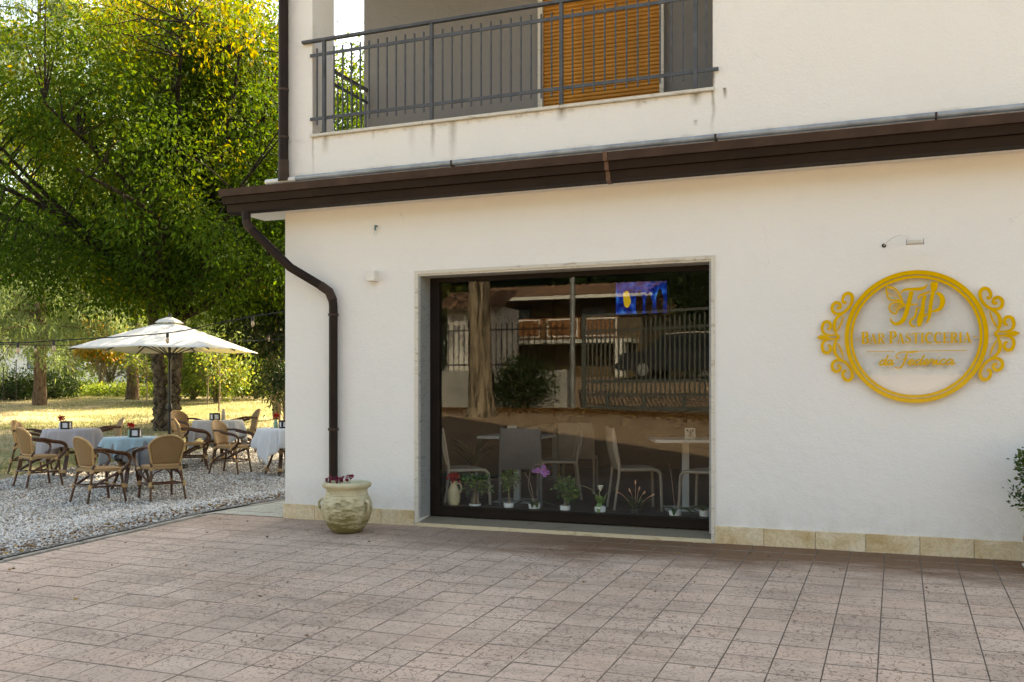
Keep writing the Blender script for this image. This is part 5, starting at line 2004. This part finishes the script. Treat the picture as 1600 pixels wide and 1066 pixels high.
festoon([(-5.782, 9.5, 3.05), (-9.5, 9.0, 2.62), (-12.4, 8.8, 2.5), (-14.9, 8.9, 2.75)], 'festoon cable running from the building wall to the big tree', [.3, .5, .7])
for p_, lab in (((-13.0, -1.3), 'thin dark pole carrying the nearest festoon cable, left of view'), ((-18.5, 3.8), 'thin dark pole carrying the farther festoon cable, left of view')):
    t = empty('festoon_pole', (p_[0], p_[1], tz(*p_)), 0, lab, 'pole')
    g = MB()
    g.tube([(0, 0, -.1), (0, 0, 2.75)], .025, 10)
    g.build('pole', M_DARK, t, True)
    g = MB()
    g.tube([(0, 0, 2.75), (0, 0, 2.77)], .03, 10)
    g.build('cap', M_DARK, t, True)
# ------------------------------------------------------------------ trees and shrubs
rt = np.random.default_rng(21)
def lumpy(p, s):
    return (np.sin(p[:, 0] * s + 1.3) * np.sin(p[:, 1] * s * 1.1 + 2.1) + np.sin(p[:, 2] * s * 1.3 + .4) * np.sin(p[:, 0] * s * .7 + 4) + np.sin(p[:, 1] * s * 1.9 + p[:, 2] * s)) / 3
def rough_tube(mb, pts, rs, n=14, amp=.12, fr=9):
    o_ = len(mb.V)
    mb.tube(pts, rs, n)
    m = len(pts)
    for i in range(m):
        c_ = Vector(pts[i])
        for k in range(n):
            v_ = Vector(mb.V[o_ + i * n + k])
            f_ = 1 + amp * (math.sin(k * 2.4 + i * 1.7) + math.sin(i * fr * .37 + k * 1.1) + random.uniform(-.5, .5))
            mb.V[o_ + i * n + k] = tuple(c_ + (v_ - c_) * f_)
def dens(pts, k):
    return cat_rom([tuple(p_) for p_ in pts], k)

# the big tree in the garden
tx, ty, tzz = gpos(262, 22.0)
T1 = empty('maple_tree', (tx, ty, tzz - .03), 0, 'big twin-trunked leafy tree with burled bark behind the parasol', 'tree')
for nm, path_, r0 in (('trunk', [(-.12, -.05, -.1), (-.15, -.05, .5), (-.17, -.05, 1.0), (-.26, -.06, 1.8), (-.42, -.05, 3.0), (-.75, 0, 4.2)], .175), ('trunk', [(.12, .02, -.1), (.13, .02, .5), (.16, .02, 1.0), (.23, .03, 1.8), (.34, .05, 3.0), (.55, .1, 4.2)], .18)):
    g = MB()
    q = dens(path_, 14)
    rs_ = [r0 * (1.35 if i == 0 else 1.0) * (1 + .45 * math.exp(-i / 5.0)) * (1 - .38 * i / len(q)) * (1 + .10 * math.sin(i * 1.05 + r0 * 900) + .06 * math.sin(i * 1.9)) for i in range(len(q))]
    rough_tube(g, q, rs_, 16, .075, 5)
    g.build(nm, BK_MAIN, T1, True, ang=80)
limbs = []
g = MB()
rl = np.random.default_rng(5)
for k in range(22):
    a0 = k * 2.399
    el = (.18, .35, .6, .95, 1.2)[k % 5]
    ln = (4.6, 4.4, 4.4, 4.4, 4.2)[k % 5]
    st = Vector((-.45 if math.cos(a0) < 0 else .33, .02, 2.6 + .05 * k))
    d = Vector((math.cos(a0) * math.cos(el), math.sin(a0) * math.cos(el), math.sin(el)))
    p1 = st + d * ln * .3 + Vector((0, 0, .25))
    p2 = st + d * ln * .65 + Vector((rl.normal() * .3, rl.normal() * .3, .7))
    p3 = st + d * ln + Vector((rl.normal() * .4, rl.normal() * .4, 1.1))
    q = dens([st, p1, p2, p3], 6)
    g.tube(q, [.12 * (1 - .85 * i / len(q)) for i in range(len(q))], 7)
    limbs += q[4:]
limbs = np.array(limbs)
n = 2300
fan, fanv = [], []
for k in range(150):
    a0, el = k * 2.39996, R(6 + 82 * rt.random() ** .9)
    d = np.array([math.cos(a0) * math.cos(el), math.sin(a0) * math.cos(el), math.sin(el)])
    o0 = np.array([.5, .6, 2.6])
    lo, hi = 0.0, 14.0
    for _ in range(30):
        md = (lo + hi) / 2
        pp = (o0 + d * md - np.array([1.0, 1.2, 6.2])) / np.array([8.3, 6.0, 4.7])
        lo, hi = (md, hi) if (pp @ pp) < 1 else (lo, md)
    ln = lo * (.82 + .2 * rt.random())
    m = int(ln * (4.1 if math.sin(a0) > .2 else 3.2))  # extra clumps on the unseen far side, added to deepen the shade below
    s_ = (.18 + .82 * rt.random(m) ** .75) * ln
    bow = np.stack([0 * s_, 0 * s_, .05 * s_ * (1 - s_ / ln) * 2], -1)
    fan.append(o0 + d * s_[:, None] + bow + rt.normal(size=(m, 3)) * (.16 + .26 * s_[:, None] / ln))
    fanv.append(np.full(m, rt.normal() * .10))
P_, fv = np.concatenate(fan), np.concatenate(fanv)
rr_ = np.hypot(P_[:, 0], P_[:, 1])
keep = (P_[:, 2] < 10.9 - .55 * np.maximum(P_[:, 0], 0)) & (P_[:, 2] > 2.35 + .16 * rr_ + .25 * lumpy(P_, 1.7))
P_, fv = P_[keep], fv[keep]
for i in range(0, len(P_), 3):
    j = np.argmin(((limbs - P_[i]) ** 2).sum(1))
    a_, b_ = limbs[j], P_[i]
    if np.linalg.norm(a_ - b_) < 2.6:
        mid = (a_ + b_) / 2 + np.array([0, 0, .12])
        g.tube([a_, mid, b_], [.022, .014, .005], 4, False)
g.build('limbs', BK_LIMB, T1, True)
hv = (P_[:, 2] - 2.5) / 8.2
vc = np.clip(.08 + .60 * hv + fv + .14 * lumpy(P_, .8) + .12 * rt.normal(size=len(P_)), 0.02, .95)  # lighter and yellower with height: backlit glow of the treetop put into the colour
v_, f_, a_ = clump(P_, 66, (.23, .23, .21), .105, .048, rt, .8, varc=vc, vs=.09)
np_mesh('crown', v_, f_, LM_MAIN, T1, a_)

def conifer(name, label, u, q, h, r0, zlow, blen, nb, seed, per=16, dz=0.0, mt=None, az=None):
    rc = np.random.default_rng(seed)
    t = empty(name, gpos(u, q, dz - .03), 0, label, 'tree', 'conifers behind the lawn')
    g = MB()
    qk = dens([(0, 0, -.1), (.05, 0, h * .3), (-.05, .03, h * .65), (0, 0, h)], 8)
    rough_tube(g, qk, [r0 * (1.25 if i == 0 else 1) * (1 - .9 * i / len(qk)) for i in range(len(qk))], 12, .05, 5)
    g.build('trunk', BK_PINE, t, True, ang=80)
    g = MB()
    C_, D_ = [], []
    for k in range(nb):
        z0 = zlow + (h - zlow - .5) * (k / nb) ** 1.15
        a0 = rc.random() * 6.28 if az is None else az + rc.normal() * .8
        l_ = blen * (1 - .75 * (z0 - zlow) / (h - zlow)) * (.65 + .5 * rc.random())
        dr = .10 + .14 * rc.random()
        d = np.array([math.cos(a0), math.sin(a0)])
        pts = []
        for i in range(7):
            s_ = i / 6
            pts.append((d[0] * l_ * s_, d[1] * l_ * s_, z0 + l_ * (.20 * s_ - (dr + .32) * s_ * s_)))
        g.tube(pts, [.045 * (1 - .85 * i / 6) for i in range(7)], 5, False)
        m = int(10 + 9 * l_)
        for i in range(m):
            s_ = .15 + .85 * rc.random()
            side = rc.normal() * .30 * l_ * (1.1 - s_) + rc.normal() * .12
            base = np.array([d[0] * l_ * s_ - d[1] * side, d[1] * l_ * s_ + d[0] * side, z0 + l_ * (.20 * s_ - (dr + .32) * s_ * s_) - .12 * abs(side)])
            C_.append(base)
    g.build('branches', BK_PINE, t, True)
    C_ = np.array(C_)
    v_, f_, a_ = clump(C_, int(per * 1.3), (.10, .10, .15), .165, .026, rc, 1.3, varc=np.clip(.5 + .3 * lumpy(C_, 1.3) + .15 * rc.normal(size=len(C_)), 0, 1), vs=.12)
    np_mesh('needles', v_, f_, mt or LM_CEDAR, t, a_)
    return t
conifer('cedar_tree', 'tall cedar with drooping silvery green branches at far left of the lawn', 62, 31.0, 16, .20, 2.3, 5.0, 100, 31, 24)
conifer('cedar_tree', 'straight reddish conifer trunk standing behind the parasol left of the twin trunk', 207, 36.0, 17, .22, 5.2, 5.0, 80, 32, 22)
conifer('cedar_tree', 'pale drooping conifer branches beyond the twin-trunked tree at right', 420, 38.0, 14, .25, 3.2, 5.4, 75, 33, 24)

def bush(name, label, u, q, rad, zc, n, per, leaf, mt, seed, cat='shrub', group=None, spread=.12, droop=.2, vc=(.5, .25), stems=5, dz=0.0, cull=-.35, loc=None):
    rb = np.random.default_rng(seed)
    t = empty(name, loc or gpos(u, q, dz - .03), 0, label, cat, group)
    rad = np.array(rad)
    P_ = unit(rb.normal(size=(n * 3, 3))) * (rb.random((n * 3, 1)) ** .42) * rad + np.array([0, 0, zc])
    P_ = P_[(lumpy(P_ + seed, 2.6 / max(rad.mean(), .3) + .8) > cull) & (P_[:, 2] > .05)][:n]
    g = MB()
    for k in range(stems):
        a0 = k * 2.4
        r_ = .45 * rad[0]
        g.tube(dens([(.05 * math.cos(a0), .05 * math.sin(a0), -.05), (.25 * r_ * math.cos(a0), .25 * r_ * math.sin(a0), zc * .5), (r_ * math.cos(a0), r_ * math.sin(a0), zc + .35 * rad[2])], 4), [.05 * min(1, rad.mean() / 1.5) * (1 - .08 * i) for i in range(9)], 6)
    for i in range(0, len(P_), 5):
        g.tube([(0.1 * P_[i, 0], .1 * P_[i, 1], max(.1, P_[i, 2] - rad[2] * .8)), tuple(P_[i])], [.014, .004], 4, False)
    g.build('stem' if cat != 'tree' else 'trunk', BK_THIN, t, True)
    v_, f_, a_ = clump(P_, per, (spread, spread, spread), leaf, leaf * .45, rb, droop, varc=np.clip(vc[0] + vc[1] * rb.normal(size=len(P_)), 0, 1), vs=.12)
    np_mesh('foliage' if cat != 'tree' else 'crown', v_, f_, mt, t, a_)
    return t
G1 = 'shrubs along the back of the lawn'
bush('laurel_tree', 'dark glossy tree overhanging the lawn beside the building corner', 432, 25.0, (1.5, 1.7, 1.9), 3.3, 360, 26, .15, LM_DARK, 41, 'tree', spread=.18, droop=.9, cull=-.6)
bush('low_shrub', 'dark low shrub against the building corner', 447, 23.0, (.7, .7, .65), 1.15, 120, 22, .09, LM_DARK, 42, droop=.6)
bush('citrus_bush', 'bright lemon-green bush right of the twin-trunked tree', 338, 33.0, (1.45, 1.3, 1.05), 1.35, 260, 26, .13, LM_BRIGHT, 43, group=G1, vc=(.45, .2))
bush('citrus_bush', 'rounded yellow-green bush farther right near the laurel', 400, 36.0, (1.3, 1.2, .9), 1.0, 200, 26, .13, LM_BRIGHT, 44, group=G1, vc=(.5, .2))
bush('citrus_bush', 'bright green bush just right of the twin trunk', 302, 35.0, (1.1, 1.1, .95), 1.1, 170, 26, .12, LM_BRIGHT, 45, group=G1, vc=(.35, .2))
bush('olive_tree', 'grey-green olive tree behind the straight conifer trunk', 172, 43.0, (2.0, 1.8, 1.5), 2.3, 300, 26, .13, LM_OLIVE, 46, 'tree', vc=(.5, .25))
bush('persimmon_tree', 'small tree with orange-yellow leaves left under the parasol edge', 158, 41.0, (1.4, 1.2, .95), 2.35, 220, 24, .15, LM_YEL, 47, 'tree', vc=(.55, .25))
bush('tall_shrub', 'tall pale green shrub behind the parasol', 240, 44.0, (1.9, 1.6, 1.9), 2.2, 300, 26, .15, LM_BRIGHT, 48, group=G1, vc=(.4, .22))
bush('tall_shrub', 'tall leafy green shrub left of the parasol edge', 108, 46.0, (2.2, 1.8, 2.4), 2.6, 340, 26, .16, LM_BRIGHT, 49, group=G1, vc=(.3, .22))
bush('garden_shrub', 'dark green shrub row clump behind the cedar trunk at left', 20, 35.0, (1.5, .9, .55), .5, 170, 26, .11, LM_DARK, 50, group=G1, vc=(.7, .2))
bush('garden_shrub', 'dark green clump right of the cedar trunk', 84, 36.5, (1.0, .8, .6), .55, 140, 26, .11, LM_DARK, 51, group=G1, vc=(.7, .2))
bush('tall_shrub', 'tall yellow-green shrub at the far right of the lawn', 395, 46.0, (2.6, 1.8, 2.2), 2.3, 340, 26, .16, LM_BRIGHT, 52, group=G1, vc=(.45, .2))
bush('tall_shrub', 'olive-grey shrub at the back between trunk and laurel', 330, 48.0, (2.4, 1.8, 1.9), 2.0, 300, 26, .15, LM_OLIVE, 53, group=G1)
def sapling(label, u, q, h, seed, leafy):
    rb = np.random.default_rng(seed)
    t = empty('sapling', gpos(u, q, -.03), 0, label, 'young tree', 'saplings on the lawn')
    g = MB()
    g.tube(dens([(0, 0, -.05), (.03, 0, h * .5), (-.02, .02, h)], 5), [.028 - .0018 * i for i in range(11)], 6)
    C_ = []
    for k in range(14):
        z_ = h * (.45 + .5 * rb.random())
        a0 = rb.random() * 6.28
        l_ = .35 + .35 * rb.random()
        e = (l_ * math.cos(a0), l_ * math.sin(a0), z_ + .25)
        g.tube([(0, 0, z_ - .1), e], [.009, .003], 4, False)
        C_ += [e, (e[0] * .6, e[1] * .6, z_ + .1)]
    g.build('trunk', BK_THIN, t, True)
    v_, f_, a_ = clump(np.array(C_), leafy, (.14, .14, .16), .10, .045, rb, .4, varc=.3 + .5 * rb.random(len(C_)))
    np_mesh('crown', v_, f_, LM_BRIGHT, t, a_)
sapling('young sapling with pale stem just right of the twin trunk', 342, 28.0, 2.0, 61, 18)
sapling('thin young sapling between the straight trunk and the twin trunk', 229, 31.0, 1.7, 62, 14)
sapling('thin young sapling near the laurel at right', 324, 31.5, 1.4, 63, 14)
sapling('thin young sapling at the right end of the lawn', 437, 24.5, 1.5, 64, 10)

# far wood behind the garden: one mass
def wood(name, label, spots, mt, seed, leaf=.30, per=30, cz=3.0):
    rb = np.random.default_rng(seed)
    parts = []
    for (x_, y_, r_, h_) in spots:
        nn = int(80 + 26 * r_ * h_ / 3)
        P_ = unit(rb.normal(size=(nn, 3))) * (rb.random((nn, 1)) ** .4) * np.array([r_, r_, h_ / 2]) + np.array([x_, y_, tz(x_, y_) + h_ * .52])
        parts.append(clump(P_, per, (.42, .42, .38), leaf, leaf * .5, rb, .3, varc=np.clip(.45 + .25 * lumpy(P_, .9) + .12 * rb.normal(size=nn), 0, 1)))
    v_, f_, a_ = merge(parts)
    o = np_mesh(name, v_, f_, mt, None, a_)
    tag(o, label, 'wood', kind='stuff')
sp1 = []
rw = np.random.default_rng(77)
for k in range(48):
    u = -160 + 34 * k if k < 24 else -220 - 58 * (k - 24)
    q = (62 if k < 24 else 50) + 12 * rw.random()
    x_, y_, _z = at_bearing((u - 800) / 1499, q)
    sp1.append((x_, y_, 3.6 + 1.5 * rw.random(), 7.5 + 5 * rw.random()))
wood('woodland', 'hazy green wood closing off the garden in the distance', sp1, LM_MAIN, 78)
sp2 = []
for k in range(34):
    u = -150 + 50 * k if k < 16 else -200 - 80 * (k - 16)
    x_, y_, _z = at_bearing((u - 800) / 1499, 86 + 6 * rw.random())
    sp2.append((x_, y_, 6, 13 + 5 * rw.random()))
wood('woodland', 'darker tall wood behind the first belt of trees', sp2, LM_DARK, 79, .45, 26)
# low plants at the back of the lawn
Pg = []
for k in range(900):
    u = -20 + 470 * rw.random()
    x_, y_, z_ = at_bearing((u - 800) / 1499, 38 + 7 * rw.random() ** 1.3)
    Pg.append((x_, y_, z_ + .05 + .28 * rw.random()))
v_, f_, a_ = clump(np.array(Pg), 24, (.22, .22, .11), .15, .06, rw, -.3, varc=.25 + .5 * rw.random(900))
o = np_mesh('ground_cover', v_, f_, LM_BRIGHT, None, a_)
tag(o, 'low bright green plants along the back of the lawn', 'ground cover', kind='stuff')

# grass blades on the lawn
nG = 26000
ga = (-30 + 500 * rw.random(nG) - 800) / 1499
gq = 15.5 + 25 * rw.random(nG) ** 1.25
gx_ = (-_s + _c * ga) * gq
gy_ = -8.2 + (_c + _s * ga) * gq
ok = (gx_ < gravel_edge(gy_) + .12) & ((np.sin(gx_ * 1.7) * np.sin(gy_ * 1.3 + 1) + rw.normal(0, .5, nG)) > -.35)
gx_, gy_ = gx_[ok], gy_[ok]
gz_ = terr(gx_, gy_) + .0
C_ = np.stack([gx_, gy_, gz_], -1)
D_ = unit(np.stack([rw.normal(0, .45, len(C_)), rw.normal(0, .45, len(C_)), np.ones(len(C_))], -1))
gl = .05 + .09 * rw.random(len(C_)) ** 2
v_, f_, a_ = leaf_arrays(C_, D_, gl, .012 + 0 * gl, rw, np.clip(.5 + .3 * np.sin(gx_ * .6) * np.sin(gy_ * .5) + rw.normal(0, .2, len(C_)), 0, 1))
o = np_mesh('grass', v_, f_, leafmat('grass_blade', [(0, (.10, .15, .04)), (.4, (.24, .26, .11)), (.7, (.48, .41, .26)), (1, (.60, .53, .38))], .2), None, a_)
tag(o, 'short dry and green grass blades on the lawn', 'grass', kind='stuff')

# fallen leaves on gravel, kerb and paving
nL = 2600
ly = -4.0 + 13 * rw.random(nL) ** 1.3
lx = np.where(rw.random(nL) < .72, -6.83 - np.abs(rw.normal(0, .22, nL)) * (1 + .4 * (ly < -1)), -7 - 6 * rw.random(nL))
lz = terr(lx, ly) + .028
ex = -6.5 + 7.0 * rw.random(60) ** 1.5
ey = -.25 - 4.2 * rw.random(60)
lx, ly = np.concatenate([lx, ex]), np.concatenate([ly, ey])
lz = np.concatenate([lz, KS * ey + .004])
C_ = np.stack([lx, ly, lz], -1)
aa = rw.random(len(C_)) * 6.28
D_ = unit(np.stack([np.cos(aa), np.sin(aa), .06 + .1 * rw.random(len(C_))], -1))
v_, f_, a_ = leaf_arrays(C_, D_, .02 + .026 * rw.random(len(C_)), .012 + .010 * rw.random(len(C_)), rw, rw.random(len(C_)), .1)
o = np_mesh('fallen_leaves', v_, f_, leafmat('dry_leaf', [(0, (.09, .045, .02)), (.6, (.22, .11, .045)), (.9, (.33, .20, .08)), (1, (.45, .30, .04))], .15), None, a_)
tag(o, 'dry brown leaves fallen along the kerb and over the gravel', 'leaves', kind='stuff')

# white house and outbuilding far left
def simple_house(name, label, u, q, w, d_, h, rz, wallm, roofm, wins, rh=1.0):
    t = empty(name, gpos(u, q, -.2), YAW + rz, label, 'building')
    g = MB()
    g.box(-w / 2, w / 2, 0, d_, 0, h)
    g.build('wall', wallm, t)
    g = MB()
    g.add([(-w / 2 - .3, -.35, h + .01), (w / 2 + .3, -.35, h + .01), (w / 2 + .3, d_ + .35, h + .01), (-w / 2 - .3, d_ + .35, h + .01), (-w / 2 - .3, d_ / 2, h + rh), (w / 2 + .3, d_ / 2, h + rh)], [(0, 3, 2, 1), (0, 1, 5, 4), (2, 3, 4, 5), (0, 4, 3), (1, 2, 5)])
    g.build('roof', roofm, t)
    for (x_, z_, ww, hh) in wins:
        o = MB().box(x_ - ww / 2, x_ + ww / 2, -.03, -.001, z_, z_ + hh).build('window', M_FRAME, t)
        MB().box(x_ - ww / 2 + .06, x_ + ww / 2 - .06, -.036, -.031, z_ + .06, z_ + hh - .06).build('pane', mat('far_pane', (.18, .22, .26), .1), o)
    return t
M_LIME = mat('limewash', (.80, .79, .77), .9, .04)
M_ROOF = mat('red_roof_tile', (.30, .13, .08), .85, .3, 3)
simple_house('white_house', 'white house wall glimpsed behind the cedar at far left', 8, 58.0, 7.5, 6, 3.1, 0, M_LIME, M_ROOF, [(-.9, 1.6, .9, 1.1), (1.8, 1.6, .9, 1.1)])
simple_house('white_outbuilding', 'low white outbuilding under the orange-leaved tree', 168, 55.0, 2.6, 3, 1.75, .1, M_LIME, M_LIME, [], .5)
simple_house('white_outbuilding', 'narrow white outbuilding right of the low one', 138, 56.0, 1.0, 2.5, 1.5, .2, M_LIME, M_LIME, [], .3)
for u, q, lab in ((5, 33.5, 'leftmost thin dark garden stake among the shrubs'), (25, 33.8, 'tallest thin dark garden stake, nearest the cedar trunk'), (11, 34.4, 'middle thin dark garden stake left of the cedar')):
    t = empty('garden_stake', gpos(u, q, -.03), 0, lab, 'stake', 'garden stakes')
    MB().tube([(0, 0, -.1), (.01, 0, 1.25 if u != 25 else 1.5)], .018, 6).build('stake', M_DARK, t, True)

# ------------------------------------------------------------------ the street side, seen mirrored in the shop glass
M_GATE = mat('grey_green_gate_paint', (.12, .135, .13), .5, .2, 3)
gate = empty('sliding_gate', (-8.0, -16.5, .80), math.atan2(2.55, 7.0), 'grey sliding gate of upright bars mirrored in the shop glass', 'gate')
GL = 7.45
for nm, z_, h_, w_ in (('top_rail', 2.56, .07, .05), ('rail', 2.13, .07, .05), ('rail', .77, .09, .06), ('rail', .42, .08, .06), ('bottom_rail', .06, .10, .07)):
    MB().box(0, GL, -w_ / 2, w_ / 2, z_ - h_ / 2, z_ + h_ / 2).build(nm, M_GATE, gate)
for x_ in (.02, GL):
    MB().box(x_ - .05, x_ + .05, -.04, .04, .02, 2.62).build('end_post', M_GATE, gate)
bar_me = MB().box(-.02, .02, -.012, .012, .30, 2.42).mesh('bar')
bar_me.materials.append(M_GATE)
k = 0
x_ = .20
while x_ < GL - .1:
    link('bar', bar_me, gate, loc=(x_, .04, .04 * (k % 2)))
    x_ += .145
    k += 1
for k in range(6):
    MB().box(.75 + 1.2 * k, .85 + 1.2 * k, -.03, .03, .11, .38).build('strut', M_GATE, gate)
t = empty('gate_post', (-8.35, -16.62, .72), 0, 'tall silvery gate post mirrored in the shop glass', 'gate post')
MB().tube([(0, 0, -.1), (0, 0, 3.9)], .075, 14).build('post', M_ZINC, t, True)
MB().tube([(0, 0, 1.5), (0, 0, 1.56)], .09, 14).build('collar', M_ZINC, t, True)
fen = empty('iron_fence', (-18.0, -16.72, .80), 0, 'black iron fence on a low wall mirrored in the shop glass', 'fence')
MB().box(0, 9.5, -.12, .12, -.2, 1.10).build('low_wall', mat('grey_render', (.34, .34, .33), .9, .15, 2), fen)
for z_ in (1.25, 2.25):
    MB().box(0, 9.5, -.015, .015, z_, z_ + .04).build('rail', M_DARK, fen)
bm2 = MB().box(-.012, .012, -.012, .012, 1.10, 2.45).mesh('bar')
bm2.materials.append(M_DARK)
for k in range(56):
    link('bar', bm2, fen, loc=(.1 + .168 * k, .03, 0))
bush('ivy_hedge', 'ivy hedge spilling over the low wall in the mirrored street view', 0, 0, (1.0, .35, .75), .75, 150, 24, .09, LM_DARK, 91, loc=(-9.7, -16.35, .75), vc=(.75, .2), stems=3)
t = empty('pine_trunk_tree', (-10.1, -14.3, tz(-10.1, -14.3) - .05), 0, 'thick ridged tree trunk mirrored in the left part of the shop glass', 'tree')
g = MB()
q = dens([(0, 0, -.1), (.02, 0, .35), (-.02, 0, 1.2), (-.05, 0, 4.5), (.1, 0, 9.0), (0, 0, 12)], 7)
rough_tube(g, q, [max(.05, .40 * (1 + .55 * math.exp(-i / 2.2)) * (1 - .6 * i / len(q))) for i in range(len(q))], 40, .035, 5)
g.build('trunk', bark('ridged_bark', (.05, .038, .025), (.46, .37, .27), 2.6, .10), t, True, ang=80)
P_ = unit(rt.normal(size=(420, 3))) * (rt.random((420, 1)) ** .4) * np.array([3.8, 3.4, 3.0]) + np.array([0, -1, 10.2])
v_, f_, a_ = clump(P_, 26, (.28, .28, .22), .16, .07, rt, .3)
np_mesh('crown', v_, f_, LM_DARK, t, a_)

def tiled_roof(t, x0, x1, ye, yr, ze, zr, mt, nm='roof'):
    g = MB()
    nxx = int((x1 - x0) / .09)
    V_, F_ = [], []
    ny_ = 14
    for j in range(ny_ + 1):
        for half in (0, 1):
            k_ = min(1, (j + .0) / ny_)
            y_ = ye + (yr - ye) * k_
            z_ = ze + (zr - ze) * k_ + (.03 if half else 0)
            for i in range(nxx + 1):
                V_.append((x0 + (x1 - x0) * i / nxx, y_, z_ + .035 * math.sin(i * 1.57)))
    w = nxx + 1
    for j in range(2 * ny_ + 1):
        for i in range(nxx):
            F_.append((j * w + i, j * w + i + 1, (j + 1) * w + i + 1, (j + 1) * w + i))
    g.add(V_, F_)
    return g.build(nm, mt, t)
M_TERR = mat('old_roof_tile', (.22, .13, .085), .9, .5, 5, .3, 20)
vil = empty('street_villa', (-13.0, -30.0, 1.75), 0, 'ochre villa with tiled roof across the street, mirrored in the glass', 'building')
MB().box(-4.5, 3.2, -9, 0, 0, 3.75).build('wall', mat('ochre_render', (.16, .11, .055), .9, .12, 2), vil)
tiled_roof(vil, -5.2, 3.9, 1.0, -2.5, 3.55, 4.35, M_TERR)
MB().box(-5.2, 3.9, .93, 1.0, 3.40, 3.54).build('eave_board', M_LIME, vil)
MB().box(-4.0, 3.1, .0, 1.2, 1.55, 1.70).build('balcony_slab', M_LIME, vil)
for k in range(4):
    MB().box(-3.9 + 1.65 * k, -2.35 + 1.65 * k, 1.12, 1.15, 1.76, 2.6).build('balcony_panel', mat('rust_panel', (.30, .13, .05), .8), vil)
    for zz in (1.80, 2.50):
        MB().box(-3.8 + 1.65 * k, -2.45 + 1.65 * k, 1.151, 1.165, zz, zz + .06).build('panel_trim', M_LIME, vil)
    for xx in (-3.8, -2.51):
        MB().box(xx + 1.65 * k, xx + .06 + 1.65 * k, 1.151, 1.165, 1.86, 2.50).build('panel_trim', M_LIME, vil)
for x_ in (-2.2, 1.2):
    o = MB().box(x_ - .6, x_ + .6, .001, .05, 1.75, 3.2).build('window', M_FRAME, vil)
    MB().box(x_ - .52, x_ + .52, .051, .058, 1.82, 3.1).build('pane', mat('far_pane', (.18, .22, .26), .1), o)
for x_ in (-3.6, 2.6):
    MB().box(x_ - .2, x_ + .2, .85, 1.19, 0, 1.549).build('pillar', M_LIME, vil)
por = empty('gatehouse_roof', (-13.2, -21.0, 1.6), 0, 'small white gatehouse with tiled roof beyond the mirrored fence', 'building')
MB().box(-1.1, .9, -1.6, 0, 0, 2.55).build('wall', M_LIME, por)
tiled_roof(por, -1.4, 1.2, .5, -.9, 2.5, 3.15, M_TERR)
nS = 5200
sx_ = -13 + 12.5 * rw.random(nS)
sy_ = -16.6 + .365 * (sx_ + 8.0).clip(0) + .25 + np.abs(rw.normal(0, .75, nS))
C_ = np.stack([sx_, sy_, terr(sx_, sy_) + .03], -1)
aa = rw.random(nS) * 6.28
D_ = unit(np.stack([np.cos(aa), np.sin(aa), .15 + .3 * rw.random(nS)], -1))
v_, f_, a_ = leaf_arrays(C_, D_, .05 + .07 * rw.random(nS), .03 + .03 * rw.random(nS), rw, rw.random(nS), .2)
o = np_mesh('fallen_leaves', v_, f_, bpy.data.materials['dry_leaf'], None, a_)
tag(o, 'drift of orange-brown leaves along the foot of the gate', 'leaves', kind='stuff')
# parked car on the street
def car(loc, rz):
    t = empty('parked_car', loc, rz, 'dark parked car behind the gate bars mirrored in the glass', 'car')
    mp_ = mat('dark_car_paint', (.03, .035, .045), .15, .05)
    mg = mat('car_glass', (.02, .025, .03), .05)
    body = [(-2.1, .30), (-2.15, .62), (-2.05, .86), (-1.35, .93), (-.55, 1.42), (.9, 1.46), (1.75, 1.02), (2.08, .92), (2.14, .55), (2.08, .30)]
    g = MB()
    q_ = cat_rom(body, 4, True)
    g.extr(q_, -.85, .85, 'y')
    g.build('body', mp_, t, True, bevel=.05)
    for sy in (-.862, .852):
        g = MB()
        w_ = [(-1.15, .97), (-.5, 1.36), (.85, 1.39), (1.45, 1.02), (1.4, .95)]
        g.extr(w_, sy, sy + .010, 'y')
        g.build('window', mg, t)
        for x_ in (-1.32, 1.32):
            g = MB()
            g.lathe([(.0, -.1), (.30, -.1), (.32, -.05), (.32, .05), (.30, .1), (0, .1)], 24, caps=False)
            g.V = [(x_ + a_, sy * .93 + c_, .32 + b_) for a_, b_, c_ in g.V]
            o = g.build('wheel', mat('tyre', (.02, .02, .02), .8), t, True)
            g = MB()
            g.lathe([(0, -.012), (.19, -.012), (.2, .012), (0, .012)], 20, caps=False)
            ss = .105 if sy > 0 else -.105
            g.V = [(x_ + a_, sy * .93 + ss + c_, .32 + b_) for a_, b_, c_ in g.V]
            g.build('rim', M_ZINC, o, True)
        g = MB()
        g.tube(cat_rom([(-.55, sy + .005, 1.435), (.2, sy + .005, 1.475), (.9, sy + .005, 1.46)], 4), .02, 6)
        g.build('roof_rail', M_WHITEP, t, True)
    for sy in (-.6, .6):
        MB().box(-2.17, -2.12, sy - .18, sy + .18, .62, .76).build('headlight', M_WHITEP, t)
    return t
car((-6.2, -22.3, tz(-6.2, -22.3) + .02), .1)
bush('street_tree', 'yellow-green tree beyond the fence mirrored at the left of the glass', 0, 0, (3.0, 2.4, 3.2), 5.2, 420, 26, .2, LM_BRIGHT, 92, 'tree', loc=(-17.5, -23.5, 1.6))
bush('street_hedge', 'tall dark hedge across the street behind the mirrored gate', 0, 0, (5.2, 1.2, 3.0), 2.6, 620, 26, .2, LM_DARK, 95, loc=(-3.6, -26.5, 1.7), vc=(.4, .25), spread=.22, cull=-.7)
sp3 = []
for k in range(15):
    sp3.append((-44 + 5.2 * k, -46 - 6 * rw.random(), 4.5, 12 + 5 * rw.random()))
wood('woodland', 'tall dark trees across the street, mirrored in the glass', sp3, LM_DARK, 93, .42, 26)
